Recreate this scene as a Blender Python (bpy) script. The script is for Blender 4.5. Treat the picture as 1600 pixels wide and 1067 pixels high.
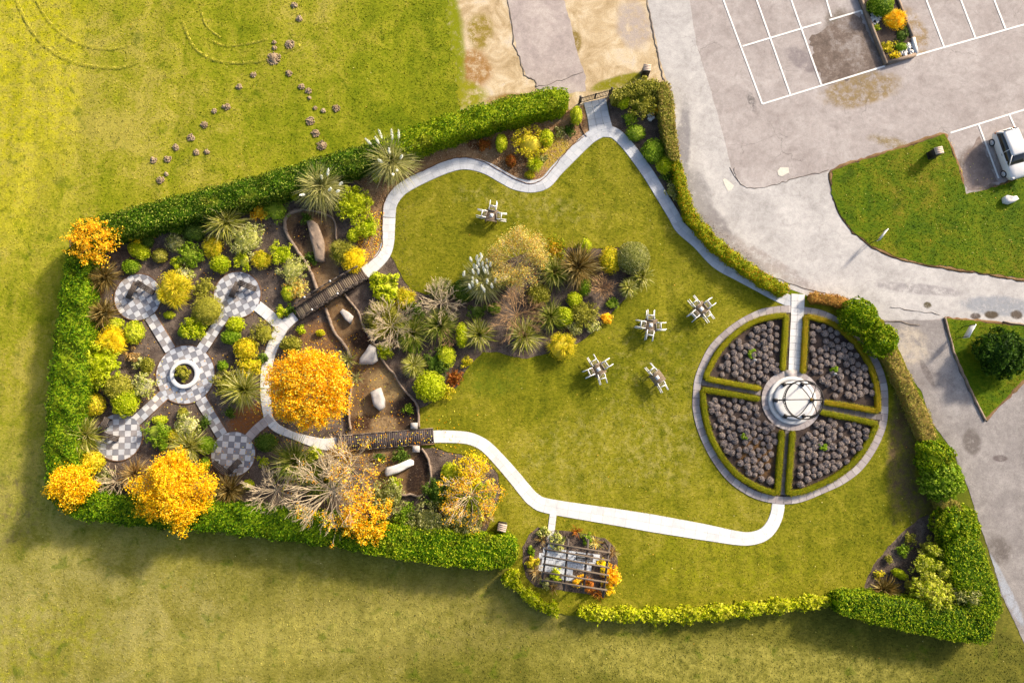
import bpy, math, random
import numpy as np
from math import sin, cos, pi, atan2, radians as R
from mathutils import Vector, Matrix
from mathutils.geometry import tessellate_polygon
for o in list(bpy.data.objects): bpy.data.objects.remove(o)
SC = bpy.context.scene
COL = SC.collection
# ---------------------------------------------------------------- camera (a drone about 54 m up, almost straight down)
F = 800 / math.tan(R(36.87)); H = 54.0; TILT = R(6.0)
cam = bpy.data.objects.new("camera", bpy.data.cameras.new("camera")); COL.objects.link(cam)
cam.location = (0, 0, H); cam.rotation_euler = (TILT, 0, 0)
cam.data.sensor_width = 36; cam.data.lens = 36 * F / 1600; cam.data.clip_end = 5000; cam.data.clip_start = 0.5
SC.camera = cam
# ---------------------------------------------------------------- light: low hazy sun from the upper right
SUN_EL = 25.0
sdir = Vector((0.76 * cos(R(SUN_EL)), 0.65 * cos(R(SUN_EL)), sin(R(SUN_EL)))).normalized()
W = bpy.data.worlds.new("World"); SC.world = W; W.use_nodes = True
wn = W.node_tree; bg = wn.nodes["Background"]
sky = wn.nodes.new("ShaderNodeTexSky"); sky.sky_type = 'NISHITA'; sky.sun_disc = False
sky.sun_elevation = R(SUN_EL); sky.sun_rotation = atan2(sdir.x, sdir.y); sky.dust_density = 4.0; sky.air_density = 1.0
wn.links.new(sky.outputs[0], bg.inputs[0]); bg.inputs[1].default_value = 0.14
L = bpy.data.lights.new("sun", 'SUN'); L.energy = 4.4; L.angle = R(5.0); L.color = (1.0, 0.885, 0.72)
sun = bpy.data.objects.new("sun", L); COL.objects.link(sun); sun.location = (40, 40, 60)
sun.rotation_euler = sdir.to_track_quat('Z', 'Y').to_euler()
SC.view_settings.view_transform = 'Standard'; SC.view_settings.look = 'None'
SC.view_settings.gamma = 1.0; SC.view_settings.exposure = 0.86
SC.cycles.max_bounces = 5; SC.cycles.diffuse_bounces = 2; SC.cycles.glossy_bounces = 2; SC.cycles.transmission_bounces = 3
SC.cycles.transparent_max_bounces = 6
# ---------------------------------------------------------------- helpers
GAIN = 1.42
CT, ST = cos(TILT), sin(TILT)
def P(px, py, z=0.0):
    """photo pixel -> where its ray meets the level z"""
    dx = (px - 800) / F; dy = (533.5 - py) / F
    wy = dy * CT + ST; wz = dy * ST - CT
    k = (z - H) / wz
    return (dx * k, wy * k)
def PS(pts, z=0.0): return [P(a, b, z) for a, b in pts]
def SCL(px, py): return abs(P(px + 1, py)[0] - P(px, py)[0])
def lin(c):
    c = c / 255.0
    return c / 12.92 if c <= 0.04045 else ((c + 0.055) / 1.055) ** 2.4
def C(r, g, b, k=1.0): return (lin(r) * k / GAIN, lin(g) * k / GAIN, lin(b) * k / GAIN, 1)

def tag(o, label=None, cat=None, group=None, kind=None):
    if label: o["label"] = label
    if cat: o["category"] = cat
    if group: o["group"] = group
    if kind: o["kind"] = kind
    return o
def empty(name, loc=(0, 0, 0), rz=0.0, label=None, cat=None, group=None):
    o = bpy.data.objects.new(name, None); COL.objects.link(o); o.location = loc; o.rotation_euler = (0, 0, rz)
    o.empty_display_size = 0.3
    return tag(o, label, cat, group)
def copy_tree(o, parent=None):
    c = o.copy(); COL.objects.link(c)
    if parent: c.parent = parent
    for ch in list(o.children): copy_tree(ch, c)
    return c

class MA:
    """collects quads and triangles, then becomes one mesh object"""
    def __init__(s): s.v = []; s.q = []; s.t = []; s.n = 0
    def add(s, v, q=None, t=None):
        v = np.asarray(v, float).reshape(-1, 3)
        if q is not None and len(q): s.q.append(np.asarray(q, int).reshape(-1, 4) + s.n)
        if t is not None and len(t): s.t.append(np.asarray(t, int).reshape(-1, 3) + s.n)
        s.v.append(v); s.n += len(v)
    def box(s, c, d, rz=0.0, M=None, taper=1.0):
        x, y, z = d[0] / 2, d[1] / 2, d[2] / 2
        v = np.array([(-x, -y, -z), (x, -y, -z), (x, y, -z), (-x, y, -z), (-x * taper, -y * taper, z), (x * taper, -y * taper, z), (x * taper, y * taper, z), (-x * taper, y * taper, z)])
        if M is not None: v = v @ np.array(M.to_3x3()).T
        elif rz: v = v @ np.array(((cos(rz), -sin(rz), 0), (sin(rz), cos(rz), 0), (0, 0, 1))).T
        s.add(v + np.array(c), [(0, 3, 2, 1), (4, 5, 6, 7), (0, 1, 5, 4), (1, 2, 6, 5), (2, 3, 7, 6), (3, 0, 4, 7)])
    def bar(s, a, b, w, h=None):
        h = h or w
        a = Vector(a); b = Vector(b); d = b - a
        M = d.to_track_quat('Y', 'Z').to_matrix()
        s.box((a + b) / 2, (w, d.length, h), M=M)
    def tube(s, pts, rad, n=5, cap=True):
        pts = np.asarray(pts, float); m = len(pts)
        rad = np.full(m, rad) if np.isscalar(rad) else np.asarray(rad, float)
        tg = np.gradient(pts, axis=0); tg /= np.linalg.norm(tg, axis=1)[:, None] + 1e-9
        up = np.array((0, 0, 1.0)) if abs(tg[0][2]) < .9 else np.array((1.0, 0, 0))
        u = np.cross(tg, up); u /= np.linalg.norm(u, axis=1)[:, None] + 1e-9
        w = np.cross(tg, u)
        a = np.arange(n) * 2 * pi / n
        v = pts[:, None, :] + rad[:, None, None] * (np.cos(a)[None, :, None] * u[:, None, :] + np.sin(a)[None, :, None] * w[:, None, :])
        i = np.arange(m - 1)[:, None] * n; j = np.arange(n)[None, :]; k = (j + 1) % n
        q = np.stack([i + j, i + k, i + n + k, i + n + j], -1).reshape(-1, 4)
        t = []
        if cap and n > 2:
            for b in (0, (m - 1) * n):
                for kk in range(1, n - 1): t.append((b, b + kk, b + kk + 1) if b else (b, b + kk + 1, b + kk))
        s.add(v.reshape(-1, 3), q, t)
    def lathe(s, prof, c=(0, 0, 0), n=24):
        a = np.arange(n) * 2 * pi / n
        v = np.array([(r * cos(t) + c[0], r * sin(t) + c[1], z + c[2]) for r, z in prof for t in a])
        m = len(prof); i = np.arange(m - 1)[:, None] * n; j = np.arange(n)[None, :]; k = (j + 1) % n
        s.add(v, np.stack([i + j, i + k, i + n + k, i + n + j], -1).reshape(-1, 4))
    def slab(s, pts, z0, z1, sides=True):
        n = len(pts)
        tri = tessellate_polygon([[Vector((x, y, 0)) for x, y in pts]])
        v = [(x, y, z1) for x, y in pts]
        ts = []
        for a, b, c in tri:
            ax, ay = pts[a]; bx, by = pts[b]; cx, cy = pts[c]
            ts.append((a, b, c) if (bx - ax) * (cy - ay) - (by - ay) * (cx - ax) > 0 else (a, c, b))
        s.add(v, t=ts)
        if sides and z0 is not None:
            s.add([(x, y, z1) for x, y in pts] + [(x, y, z0) for x, y in pts], [(i, (i + 1) % n, n + (i + 1) % n, n + i) for i in range(n)])
    def build(s, name, mat, parent=None, smooth=False, loc=None, rz=0.0):
        me = bpy.data.meshes.new(name)
        v = np.concatenate(s.v) if s.v else np.zeros((0, 3))
        q = np.concatenate(s.q) if s.q else np.zeros((0, 4), int)
        t = np.concatenate(s.t) if s.t else np.zeros((0, 3), int)
        me.vertices.add(len(v)); me.vertices.foreach_set("co", v.ravel())
        me.loops.add(len(q) * 4 + len(t) * 3)
        me.loops.foreach_set("vertex_index", np.concatenate([q.ravel(), t.ravel()]))
        me.polygons.add(len(q) + len(t))
        me.polygons.foreach_set("loop_start", np.concatenate([np.arange(len(q)) * 4, len(q) * 4 + np.arange(len(t)) * 3]))
        if smooth: me.polygons.foreach_set("use_smooth", np.ones(len(q) + len(t), bool))
        me.update(calc_edges=True); me.validate()
        me.materials.append(mat)
        o = bpy.data.objects.new(name, me); COL.objects.link(o)
        if parent is not None: o.parent = parent
        if loc is not None: o.location = loc
        if rz: o.rotation_euler = (0, 0, rz)
        return o

def subdiv(pts, step, closed=True):
    out = []; n = len(pts)
    for i in range(n if closed else n - 1):
        a = np.array(pts[i]); b = np.array(pts[(i + 1) % n]); k = max(1, int(np.linalg.norm(b - a) / step))
        for j in range(k): out.append(tuple(a + (b - a) * j / k))
    if not closed: out.append(tuple(pts[-1]))
    return out
def jitter(pts, amp, seed=0, step=0.25):
    if amp <= 0: return pts
    pts = subdiv(pts, step); rs = np.random.RandomState(seed)
    a = np.array(pts); n = len(a)
    off = np.zeros(n)
    for fr, am in ((0.9, .5), (2.3, .35), (6.0, .25)):
        ph = rs.rand(2) * 6.28
        off += am * np.sin(a[:, 0] * fr * 1.3 + ph[0] + np.sin(a[:, 1] * fr + ph[1]) * 1.5)
    off += rs.randn(n) * .25
    tg = np.roll(a, -1, 0) - np.roll(a, 1, 0); tg /= np.linalg.norm(tg, axis=1)[:, None] + 1e-9
    nm = np.stack([tg[:, 1], -tg[:, 0]], 1)
    return [tuple(p) for p in a + nm * (off * amp)[:, None]]
def smooth_line(pts, k=6):
    """Catmull-Rom through the points (any dimension)"""
    p = [np.array(q, float) for q in pts]; p = [2 * p[0] - p[1]] + p + [2 * p[-1] - p[-2]]
    out = []
    for i in range(1, len(p) - 2):
        for j in range(k):
            t = j / k
            out.append(.5 * ((2 * p[i]) + (-p[i-1] + p[i+1]) * t + (2*p[i-1] - 5*p[i] + 4*p[i+1] - p[i+2]) * t*t + (-p[i-1] + 3*p[i] - 3*p[i+1] + p[i+2]) * t**3))
    out.append(p[-2]); return [tuple(q) for q in out]
def offset_line(pts, w):
    a = np.array(pts)[:, :2]; tg = np.gradient(a, axis=0); tg /= np.linalg.norm(tg, axis=1)[:, None] + 1e-9
    nm = np.stack([-tg[:, 1], tg[:, 0]], 1); w = np.asarray(w)
    w = w[:, None] if w.ndim else w
    return a + nm * w / 2, a - nm * w / 2
def strip_slab(ma, pts, w, z0, z1, closed=False):
    l, r = offset_line(pts, w); n = len(l)
    if closed: pass
    v = np.concatenate([np.c_[l, np.full(n, z1)], np.c_[r, np.full(n, z1)], np.c_[l, np.full(n, z0)], np.c_[r, np.full(n, z0)]])
    i = np.arange(n - 1)
    q = np.concatenate([np.stack([i, n + i, n + i + 1, i + 1], -1), np.stack([i + 1, 2*n + i + 1, 2*n + i, i], -1), np.stack([n + i, 3*n + i, 3*n + i + 1, n + i + 1], -1)])
    q = np.concatenate([q, [(0, 2*n, 3*n, n), (n - 1, 2*n - 1, 4*n - 1, 3*n - 1)]])
    ma.add(v, q)
def inside(poly, x, y):
    poly = np.array(poly); r = np.zeros(len(x), bool); j = len(poly) - 1
    for i in range(len(poly)):
        xi, yi = poly[i]; xj, yj = poly[j]
        c = ((yi > y) != (yj > y)) & (x < (xj - xi) * (y - yi) / (yj - yi + 1e-12) + xi)
        r ^= c; j = i
    return r

# ---------------------------------------------------------------- materials
class NT:
    def __init__(s, name):
        s.m = bpy.data.materials.new(name); s.m.use_nodes = True; s.t = s.m.node_tree
        s.b = s.t.nodes["Principled BSDF"]; s.out = s.t.nodes["Material Output"]
        s.pos = s.n("ShaderNodeNewGeometry").outputs["Position"]
        s.obj = None
    def n(s, typ, **kw):
        nd = s.t.nodes.new(typ)
        for k, v in kw.items(): setattr(nd, k, v)
        return nd
    def lk(s, a, b): s.t.links.new(a, b)
    def objco(s):
        if s.obj is None: s.obj = s.n("ShaderNodeTexCoord").outputs["Object"]
        return s.obj
    def noise(s, scale, detail=3, rough=.55, co=None, dist=0.0, stretch=None):
        nd = s.n("ShaderNodeTexNoise"); nd.inputs["Scale"].default_value = scale; nd.inputs["Detail"].default_value = detail
        nd.inputs["Roughness"].default_value = rough; nd.inputs["Distortion"].default_value = dist
        co = co or s.pos
        if stretch:
            mp = s.n("ShaderNodeMapping"); mp.inputs["Rotation"].default_value = (0, 0, stretch[0]); mp.inputs["Scale"].default_value = stretch[1]
            s.lk(co, mp.inputs[0]); co = mp.outputs[0]
        s.lk(co, nd.inputs["Vector"]); return nd.outputs["Fac"]
    def voro(s, scale, feature='F1', co=None, out="Distance", rnd=1.0):
        nd = s.n("ShaderNodeTexVoronoi", feature=feature); nd.inputs["Scale"].default_value = scale; nd.inputs["Randomness"].default_value = rnd
        s.lk(co or s.pos, nd.inputs["Vector"]); return nd.outputs[out]
    def math(s, op, a, b=None, clamp=False):
        nd = s.n("ShaderNodeMath", operation=op, use_clamp=clamp)
        for i, x in enumerate((a, b)):
            if x is None: continue
            if isinstance(x, (int, float)): nd.inputs[i].default_value = x
            else: s.lk(x, nd.inputs[i])
        return nd.outputs[0]
    def ramp(s, fac, stops, interp='LINEAR'):
        nd = s.n("ShaderNodeValToRGB"); nd.color_ramp.interpolation = interp; e = nd.color_ramp.elements
        while len(e) > 1: e.remove(e[-1])
        e[0].position = stops[0][0]; e[0].color = stops[0][1]
        for p, c in stops[1:]: x = e.new(p); x.color = c
        s.lk(fac, nd.inputs[0]); return nd.outputs[0]
    def fr(s, fac, a, b):
        nd = s.n("ShaderNodeMapRange", interpolation_type='SMOOTHSTEP'); nd.inputs[1].default_value = a; nd.inputs[2].default_value = b
        s.lk(fac, nd.inputs[0]); return nd.outputs[0]
    def mix(s, fac, a, b, typ='MIX'):
        nd = s.n("ShaderNodeMix", data_type='RGBA', blend_type=typ)
        for i, x in ((0, fac), (6, a), (7, b)):
            if isinstance(x, (int, float)): nd.inputs[i].default_value = x
            elif isinstance(x, tuple): nd.inputs[i].default_value = x
            else: s.lk(x, nd.inputs[i])
        return nd.outputs[2]
    def bump(s, h, strength=.4, dist=.05):
        nd = s.n("ShaderNodeBump"); nd.inputs["Strength"].default_value = strength; nd.inputs["Distance"].default_value = dist
        s.lk(h, nd.inputs["Height"]); s.lk(nd.outputs[0], s.b.inputs["Normal"])
    def fin(s, col=None, rough=.85, spec=.25):
        if col is not None:
            if isinstance(col, tuple): s.b.inputs["Base Color"].default_value = col
            else: s.lk(col, s.b.inputs["Base Color"])
        s.b.inputs["Roughness"].default_value = rough; s.b.inputs["Specular IOR Level"].default_value = spec
        return s.m
    def rnd(s): return s.n("ShaderNodeNewGeometry").outputs["Random Per Island"]
    def ellipse(s, px, py, rx, ry, ang=0.0, soft=.5):
        """1 inside a patch of ground centred on a photo pixel, 0 outside, ragged edge"""
        x, y = P(px, py); k = SCL(px, py)
        mp = s.n("ShaderNodeMapping", vector_type='TEXTURE')
        mp.inputs["Location"].default_value = (x, y, 0); mp.inputs["Rotation"].default_value = (0, 0, R(ang)); mp.inputs["Scale"].default_value = (rx * k, ry * k, 1000)
        s.lk(s.pos, mp.inputs[0])
        ln = s.n("ShaderNodeVectorMath", operation='LENGTH'); s.lk(mp.outputs[0], ln.inputs[0])
        d = s.math('ADD', ln.outputs["Value"], s.math('MULTIPLY', s.math('SUBTRACT', s.noise(.9, 5, .7), .5), 1.6 * soft))
        nd = s.n("ShaderNodeMapRange", interpolation_type='SMOOTHSTEP'); nd.inputs[1].default_value = 1 + soft * .5; nd.inputs[2].default_value = 1 - soft * .5
        s.lk(d, nd.inputs[0]); return nd.outputs[0]

def leafmat(name, cols, transl=.3, rough=.55, bright=1.0, patchy=0.0):
    s = NT(name); n = len(cols)
    c = s.ramp(s.math('ADD', s.math('MULTIPLY', s.rnd(), .8), s.math('MULTIPLY', s.noise(1.3, 2), .3)), [(.12 + .8 * i / max(1, n - 1), tuple(min(.9, q) for q in C(*cc, bright))) for i, cc in enumerate(cols)])
    if patchy: c = s.mix(s.math('MULTIPLY', s.fr(s.noise(.45, 5, .7), .52, .70), patchy), c, C(150, 128, 40))
    s.fin(c, max(rough, .65), .12)
    tr = s.n("ShaderNodeBsdfTranslucent"); s.lk(c, tr.inputs[0])
    mx = s.n("ShaderNodeMixShader"); mx.inputs[0].default_value = transl
    s.lk(s.b.outputs[0], mx.inputs[1]); s.lk(tr.outputs[0], mx.inputs[2]); s.lk(mx.outputs[0], s.out.inputs[0])
    return s.m
PAL = dict(
    lime=[(130, 160, 0), (190, 205, 10), (215, 222, 30), (235, 235, 80)],
    green=[(70, 105, 5), (115, 150, 15), (150, 180, 35), (185, 200, 70)],
    dark=[(40, 65, 10), (70, 100, 15), (100, 125, 35), (130, 150, 60)],
    olive=[(100, 105, 20), (145, 145, 35), (180, 175, 60), (205, 195, 95)],
    gold=[(190, 175, 15), (240, 200, 15), (255, 215, 40), (220, 200, 50)],
    goldgreen=[(130, 145, 10), (185, 180, 20), (225, 195, 30), (235, 215, 70)],
    orange=[(240, 135, 0), (252, 165, 0), (255, 185, 5), (255, 225, 90)],
    yellow=[(246, 152, 0), (255, 180, 0), (255, 202, 14), (250, 215, 70)],
    amber=[(245, 150, 5), (255, 180, 10), (255, 200, 40), (225, 205, 70)],
    pale=[(180, 170, 70), (205, 192, 95), (215, 200, 110), (235, 160, 50), (190, 195, 80), (235, 218, 150)],
    varieg=[(110, 130, 30), (170, 180, 60), (220, 215, 120), (245, 238, 180)],
    grey=[(88, 98, 30), (130, 136, 55), (170, 170, 90), (214, 208, 150)],
    firtree=[(22, 45, 8), (45, 78, 15), (72, 108, 20), (100, 130, 35)],
    flax=[(70, 60, 25), (110, 95, 40), (150, 120, 60), (205, 185, 120)],
    yucca=[(90, 105, 25), (145, 150, 45), (195, 190, 80), (238, 228, 160)],
    deepyucca=[(60, 80, 15), (100, 120, 30), (150, 155, 55), (215, 205, 120)],
    pampas=[(130, 130, 60), (165, 165, 85), (195, 190, 115), (220, 212, 150)],
    straw=[(110, 75, 35), (165, 125, 65), (205, 170, 100), (235, 210, 150)],
    rust=[(120, 60, 20), (170, 90, 30), (200, 120, 45), (150, 120, 40)],
    hedge=[(30, 50, 0), (48, 82, 0), (76, 112, 2), (112, 142, 10), (190, 196, 78)],
    lemon=[(130, 150, 12), (182, 194, 28), (214, 216, 60), (235, 228, 115)],
    deephedge=[(22, 48, 0), (44, 84, 0), (76, 120, 0), (112, 152, 4), (160, 182, 30)],
    brighthedge=[(46, 82, 0), (86, 128, 0), (128, 165, 4), (170, 190, 14), (205, 212, 50)],
    limehedge=[(110, 140, 2), (195, 208, 10), (220, 220, 30), (235, 230, 80)],
    goldhedge=[(125, 130, 10), (165, 165, 20), (200, 185, 30), (215, 160, 40)],
    redgold=[(90, 115, 4), (140, 158, 8), (178, 182, 20), (205, 140, 20)],
    brownhedge=[(130, 90, 40), (175, 125, 60), (205, 150, 70), (170, 150, 60)],
    mixhedge=[(120, 125, 35), (165, 165, 60), (195, 175, 90), (150, 120, 60)],
    box=[(104, 112, 5), (140, 146, 12), (170, 168, 25), (185, 150, 30)],
    heather=[(84, 76, 76), (116, 107, 105), (146, 136, 134), (185, 164, 140)],
    white=[(250, 228, 196), (255, 240, 214), (255, 246, 228)],
)
_lm = {}
BR = dict(orange=1.6, yellow=1.5, amber=1.4, pale=1.35, gold=1.5, goldgreen=1.35, hedge=1.0, brighthedge=1.0, limehedge=1.0, heather=1.9, lime=1.05, pampas=1.2, white=1.65, yucca=1.2, deepyucca=1.2, goldhedge=1.2, redgold=1.05)
def LM(k):
    if k not in _lm: _lm[k] = leafmat("leaf_" + k, PAL[k], .12 if k in ("heather", "white", "hedge") else .32, bright=BR.get(k, 1.12), patchy=.38 if 'hedge' in k else 0)
    return _lm[k]

def simple(name, c, rough=.6, var=.15, scale=8, spec=.3, metal=0.0, bump=0.0):
    s = NT(name)
    d = tuple(x * (1 - var) for x in c[:3]) + (1,); l = tuple(min(1, x * (1 + var)) for x in c[:3]) + (1,)
    nz = s.noise(scale, 4, .6, co=s.objco())
    m = s.fin(s.ramp(nz, [(.3, d), (.7, l)]), rough, spec); s.b.inputs["Metallic"].default_value = metal
    if bump: s.bump(nz, bump, .02)
    return m
# ================================================================ ground materials
def grass_mat(name, cols, patches=(), gradient=False, contrast=1.0):
    s = NT(name)
    big = s.noise(.07, 3, .5); mid = s.noise(.38, 6, .68, dist=1.0); fine = s.noise(3.2, 5, .72, stretch=(R(25), (1.0, 1.9, 1)))
    vf = s.noise(15, 4, .8)
    f = s.math('ADD', s.math('MULTIPLY', big, .28), s.math('ADD', s.math('MULTIPLY', mid, .44 * contrast), s.math('MULTIPLY', fine, .36)))
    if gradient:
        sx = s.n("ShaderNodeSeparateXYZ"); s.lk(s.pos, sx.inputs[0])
        g = s.math('ADD', s.math('MULTIPLY', sx.outputs[0], -.0030), s.math('MULTIPLY', sx.outputs[1], .001))  # field brightens towards the upper left: light falloff painted into the grass colour
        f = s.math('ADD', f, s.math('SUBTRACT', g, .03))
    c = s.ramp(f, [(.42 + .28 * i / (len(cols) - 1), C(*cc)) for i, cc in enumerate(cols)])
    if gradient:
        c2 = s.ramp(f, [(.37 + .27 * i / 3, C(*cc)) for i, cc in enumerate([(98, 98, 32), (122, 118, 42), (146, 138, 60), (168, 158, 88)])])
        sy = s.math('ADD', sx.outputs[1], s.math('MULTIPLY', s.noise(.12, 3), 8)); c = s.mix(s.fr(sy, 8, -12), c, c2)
    for (col, st, args) in patches:
        m = s.ellipse(*args)
        c = s.mix(s.math('MULTIPLY', m, s.fr(s.noise(1.6, 5, .7), .55 - st * .45, .85 - st * .2)), c, C(*col))
    dk = cols[0]
    c = s.mix(s.math('MULTIPLY', s.fr(s.noise(.75, 4, .6, dist=.5), .56, .70), .55), c, C(dk[0] * .92, dk[1] * .96, dk[2] * .8))
    c = s.mix(1.0, c, s.ramp(s.noise(.9, 3, .6, stretch=(R(-32), (1.0, .10, 1))), [(.36, (.90, .91, .90, 1)), (.5, (1, 1, 1, 1)), (.64, (1.10, 1.09, 1.08, 1))]), 'MULTIPLY')
    c = s.mix(1.0, c, s.ramp(vf, [(.30, (.55, .55, .55, 1)), (.5, (1, 1, 1, 1)), (.70, (1.38, 1.36, 1.3, 1))]), 'MULTIPLY')
    s.bump(s.math('ADD', vf, s.math('MULTIPLY', fine, 1.5)), .4, .05)
    return s.fin(c, .9, .1)
M = {}
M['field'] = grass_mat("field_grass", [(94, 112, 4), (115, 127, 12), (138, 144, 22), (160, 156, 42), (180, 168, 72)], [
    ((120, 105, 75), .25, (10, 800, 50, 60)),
    ((200, 192, 20), .5, (10, 120, 120, 260)), ((190, 180, 60), .35, (60, 330, 60, 120)),  # first ellipse: brighter upper-left light painted as yellow grass
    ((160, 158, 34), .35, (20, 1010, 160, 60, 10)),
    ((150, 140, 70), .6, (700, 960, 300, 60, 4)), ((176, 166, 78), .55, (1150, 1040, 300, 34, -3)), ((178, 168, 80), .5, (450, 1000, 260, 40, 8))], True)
M['lawn'] = grass_mat("lawn_grass", [(100, 105, 12), (125, 125, 20), (147, 141, 34), (167, 156, 58), (184, 170, 88)], [
    ((112, 92, 66), .8, (1412, 690, 24, 110, -8)), ((106, 86, 64), .7, (1440, 790, 24, 50, 15)), ((104, 78, 50), .6, (1425, 610, 14, 60, -20)),
    ((178, 168, 86), .25, (950, 700, 150, 60, 10)), ((172, 160, 84), .15, (1020, 590, 80, 90)), ((150, 152, 20), .25, (1130, 880, 140, 50)),
    ((104, 118, 22), .5, (760, 590, 60, 30)), ((180, 168, 92), .25, (820, 320, 110, 25, -10)), ((176, 164, 84), .25, (1040, 720, 60, 50))], False, .9)
M['island'] = grass_mat("verge_grass", [(58, 84, 4), (80, 106, 4), (102, 118, 8), (126, 124, 24), (150, 134, 50)])

def tarmac_mat(name, base, dark, light, stains=(), crack=.35, speck=.25):
    s = NT(name)
    a = s.noise(.35, 5, .62, dist=.8); b = s.noise(2.2, 5, .7); v = s.noise(26, 3, .85)
    w_ = s.noise(7, 4, .75); c = s.ramp(s.math('ADD', s.math('MULTIPLY', a, .5), s.math('ADD', s.math('MULTIPLY', b, .32), s.math('MULTIPLY', w_, .18))), [(.38, C(*dark)), (.50, C(*base)), (.61, C(*light))])
    for (col, st, args) in stains:
        m = s.ellipse(*args)
        c = s.mix(s.math('MULTIPLY', m, s.fr(s.noise(1.5, 6, .8), .62 - st * .45, .70 - st * .2)), c, C(*col))
    if crack:
        wc = s.n("ShaderNodeVectorMath", operation='ADD'); nz = s.n("ShaderNodeTexNoise"); nz.inputs["Scale"].default_value = .8; nz.inputs["Detail"].default_value = 5
        s.lk(s.pos, nz.inputs["Vector"]); s.lk(s.pos, wc.inputs[0]); s.lk(nz.outputs["Color"], wc.inputs[1])
        e = s.voro(.22, 'DISTANCE_TO_EDGE', co=wc.outputs[0])
        k = s.math('MULTIPLY', s.math('LESS_THAN', e, .004), s.fr(s.noise(.25, 3), .52, .6))
        c = s.mix(s.math('MULTIPLY', k, crack), c, C(70, 62, 56))
    c = s.mix(1.0, c, s.ramp(s.noise(1.1, 6, .75, dist=1.5), [(.32, (.84, .83, .82, 1)), (.5, (1, 1, 1, 1)), (.68, (1.08, 1.07, 1.06, 1))]), 'MULTIPLY')
    c = s.mix(1.0, c, s.ramp(v, [(.25, (1 - speck * 1.6,) * 3 + (1,)), (.5, (1, 1, 1, 1)), (.75, (1 + speck,) * 3 + (1,))]), 'MULTIPLY')
    s.bump(v, .35, .02)
    return s.fin(c, .92, .2)
M['tarmac'] = tarmac_mat("worn_tarmac", (180, 170, 166), (164, 153, 149), (196, 187, 183), [
    ((120, 108, 96), .8, (1330, 70, 34, 60, 20)), ((150, 128, 90), .6, (1345, 140, 60, 26, 12)), ((146, 136, 136), .7, (1255, 95, 34, 14, -35)),
    ((120, 114, 112), .5, (1175, 160, 6, 16, 15)), ((160, 136, 98), .5, (1428, 50, 18, 40, 20)), ((150, 132, 96), .5, (1420, 235, 60, 12, -20)),
    ((132, 118, 108), .7, (1525, 265, 30, 36, 15)), ((168, 160, 160), .6, (1085, 300, 34, 60, 10)), ((104, 94, 84), .8, (1535, 290, 34, 8, -16))], .3)
M['concrete'] = tarmac_mat("pale_concrete", (198, 193, 190), (180, 175, 172), (214, 209, 205), [
    ((150, 144, 144), .9, (1112, 345, 46, 16, -48)), ((156, 150, 150), .8, (1150, 392, 60, 10, -35)), ((160, 162, 168), .8, (1560, 478, 56, 16, -4)), ((166, 160, 160), .6, (1440, 452, 70, 8, -6)),
    ((98, 88, 66), .9, (1449, 477, 6, 5)), ((96, 84, 70), .95, (1549, 492, 11, 6)), ((100, 88, 78), .9, (1588, 492, 9, 7)), ((96, 84, 78), .9, (1524, 494, 8, 5)),
    ((150, 146, 148), .85, (1066, 235, 12, 70, -6)), ((160, 155, 154), .8, (1086, 300, 24, 40, 20)), ((172, 162, 158), .6, (1200, 410, 90, 12, -32))], .25)
M['gravelroad'] = tarmac_mat("grey_gravel_road", (158, 151, 148), (140, 133, 131), (176, 169, 165), [
    ((120, 112, 108), .8, (1518, 690, 14, 20)), ((122, 114, 112), .7, (1448, 582, 5, 24, 25)), ((196, 184, 168), .6, (1420, 540, 30, 30)),
    ((116, 106, 104), .7, (1562, 716, 12, 5)), ((120, 112, 108), .7, (1560, 860, 20, 20)), ((176, 180, 190), .7, (1570, 920, 8, 60, 24))], .2, .35)
M['oldstrip'] = tarmac_mat("old_tarmac_strip", (186, 172, 166), (168, 154, 150), (205, 192, 184), [], 0)
def dirt_mat():
    s = NT("sandy_dirt"); a = s.noise(.5, 6, .7, dist=1.0); v = s.noise(14, 4, .85)
    c = s.ramp(a, [(.32, C(170, 146, 108)), (.46, C(202, 178, 140)), (.6, C(224, 204, 172)), (.72, C(206, 196, 184))])
    for (col, st, args) in [((166, 124, 72), .6, (742, 108, 26, 34, 10)), ((136, 142, 20), .95, (703, 70, 22, 110, 4)), ((150, 148, 30), .7, (725, 150, 34, 24)), 
                            ((140, 136, 30), .9, (965, 128, 44, 9, 18)), ((150, 120, 60), .8, (812, 158, 50, 12)), ((150, 130, 50), .6, (750, 50, 20, 30)), ((142, 120, 60), .7, (898, 66, 10, 22)),
                            ((172, 170, 30), .6, (850, 152, 44, 8, 5)), ((186, 172, 162), .7, (990, 40, 26, 40, 10))]:
        c = s.mix(s.math('MULTIPLY', s.ellipse(*args), s.fr(s.noise(1.8, 6, .8), .62 - st * .45, .7 - st * .2)), c, C(*col))
    c = s.mix(1.0, c, s.ramp(v, [(.28, (.5, .5, .5, 1)), (.5, (1, 1, 1, 1)), (.72, (1.35, 1.3, 1.25, 1))]), 'MULTIPLY')
    s.bump(v, .5, .04); return s.fin(c, .95, .1)
M['dirt'] = dirt_mat()
def mulch_mat(name, cols, patches=()):
    s = NT(name); a = s.noise(.8, 4, .65); v = s.noise(20, 4, .9)
    c = s.ramp(s.math('ADD', s.math('MULTIPLY', a, .4), s.math('MULTIPLY', v, .6)), [(.34 + .3 * i / (len(cols) - 1), C(*cc)) for i, cc in enumerate(cols)])
    for (col, st, args) in patches:
        c = s.mix(s.math('MULTIPLY', s.ellipse(*args), s.fr(s.noise(5, 5, .8), .6 - st * .45, .68 - st * .2)), c, C(*col))
    s.bump(v, .8, .06); return s.fin(c, .95, .1)
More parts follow.
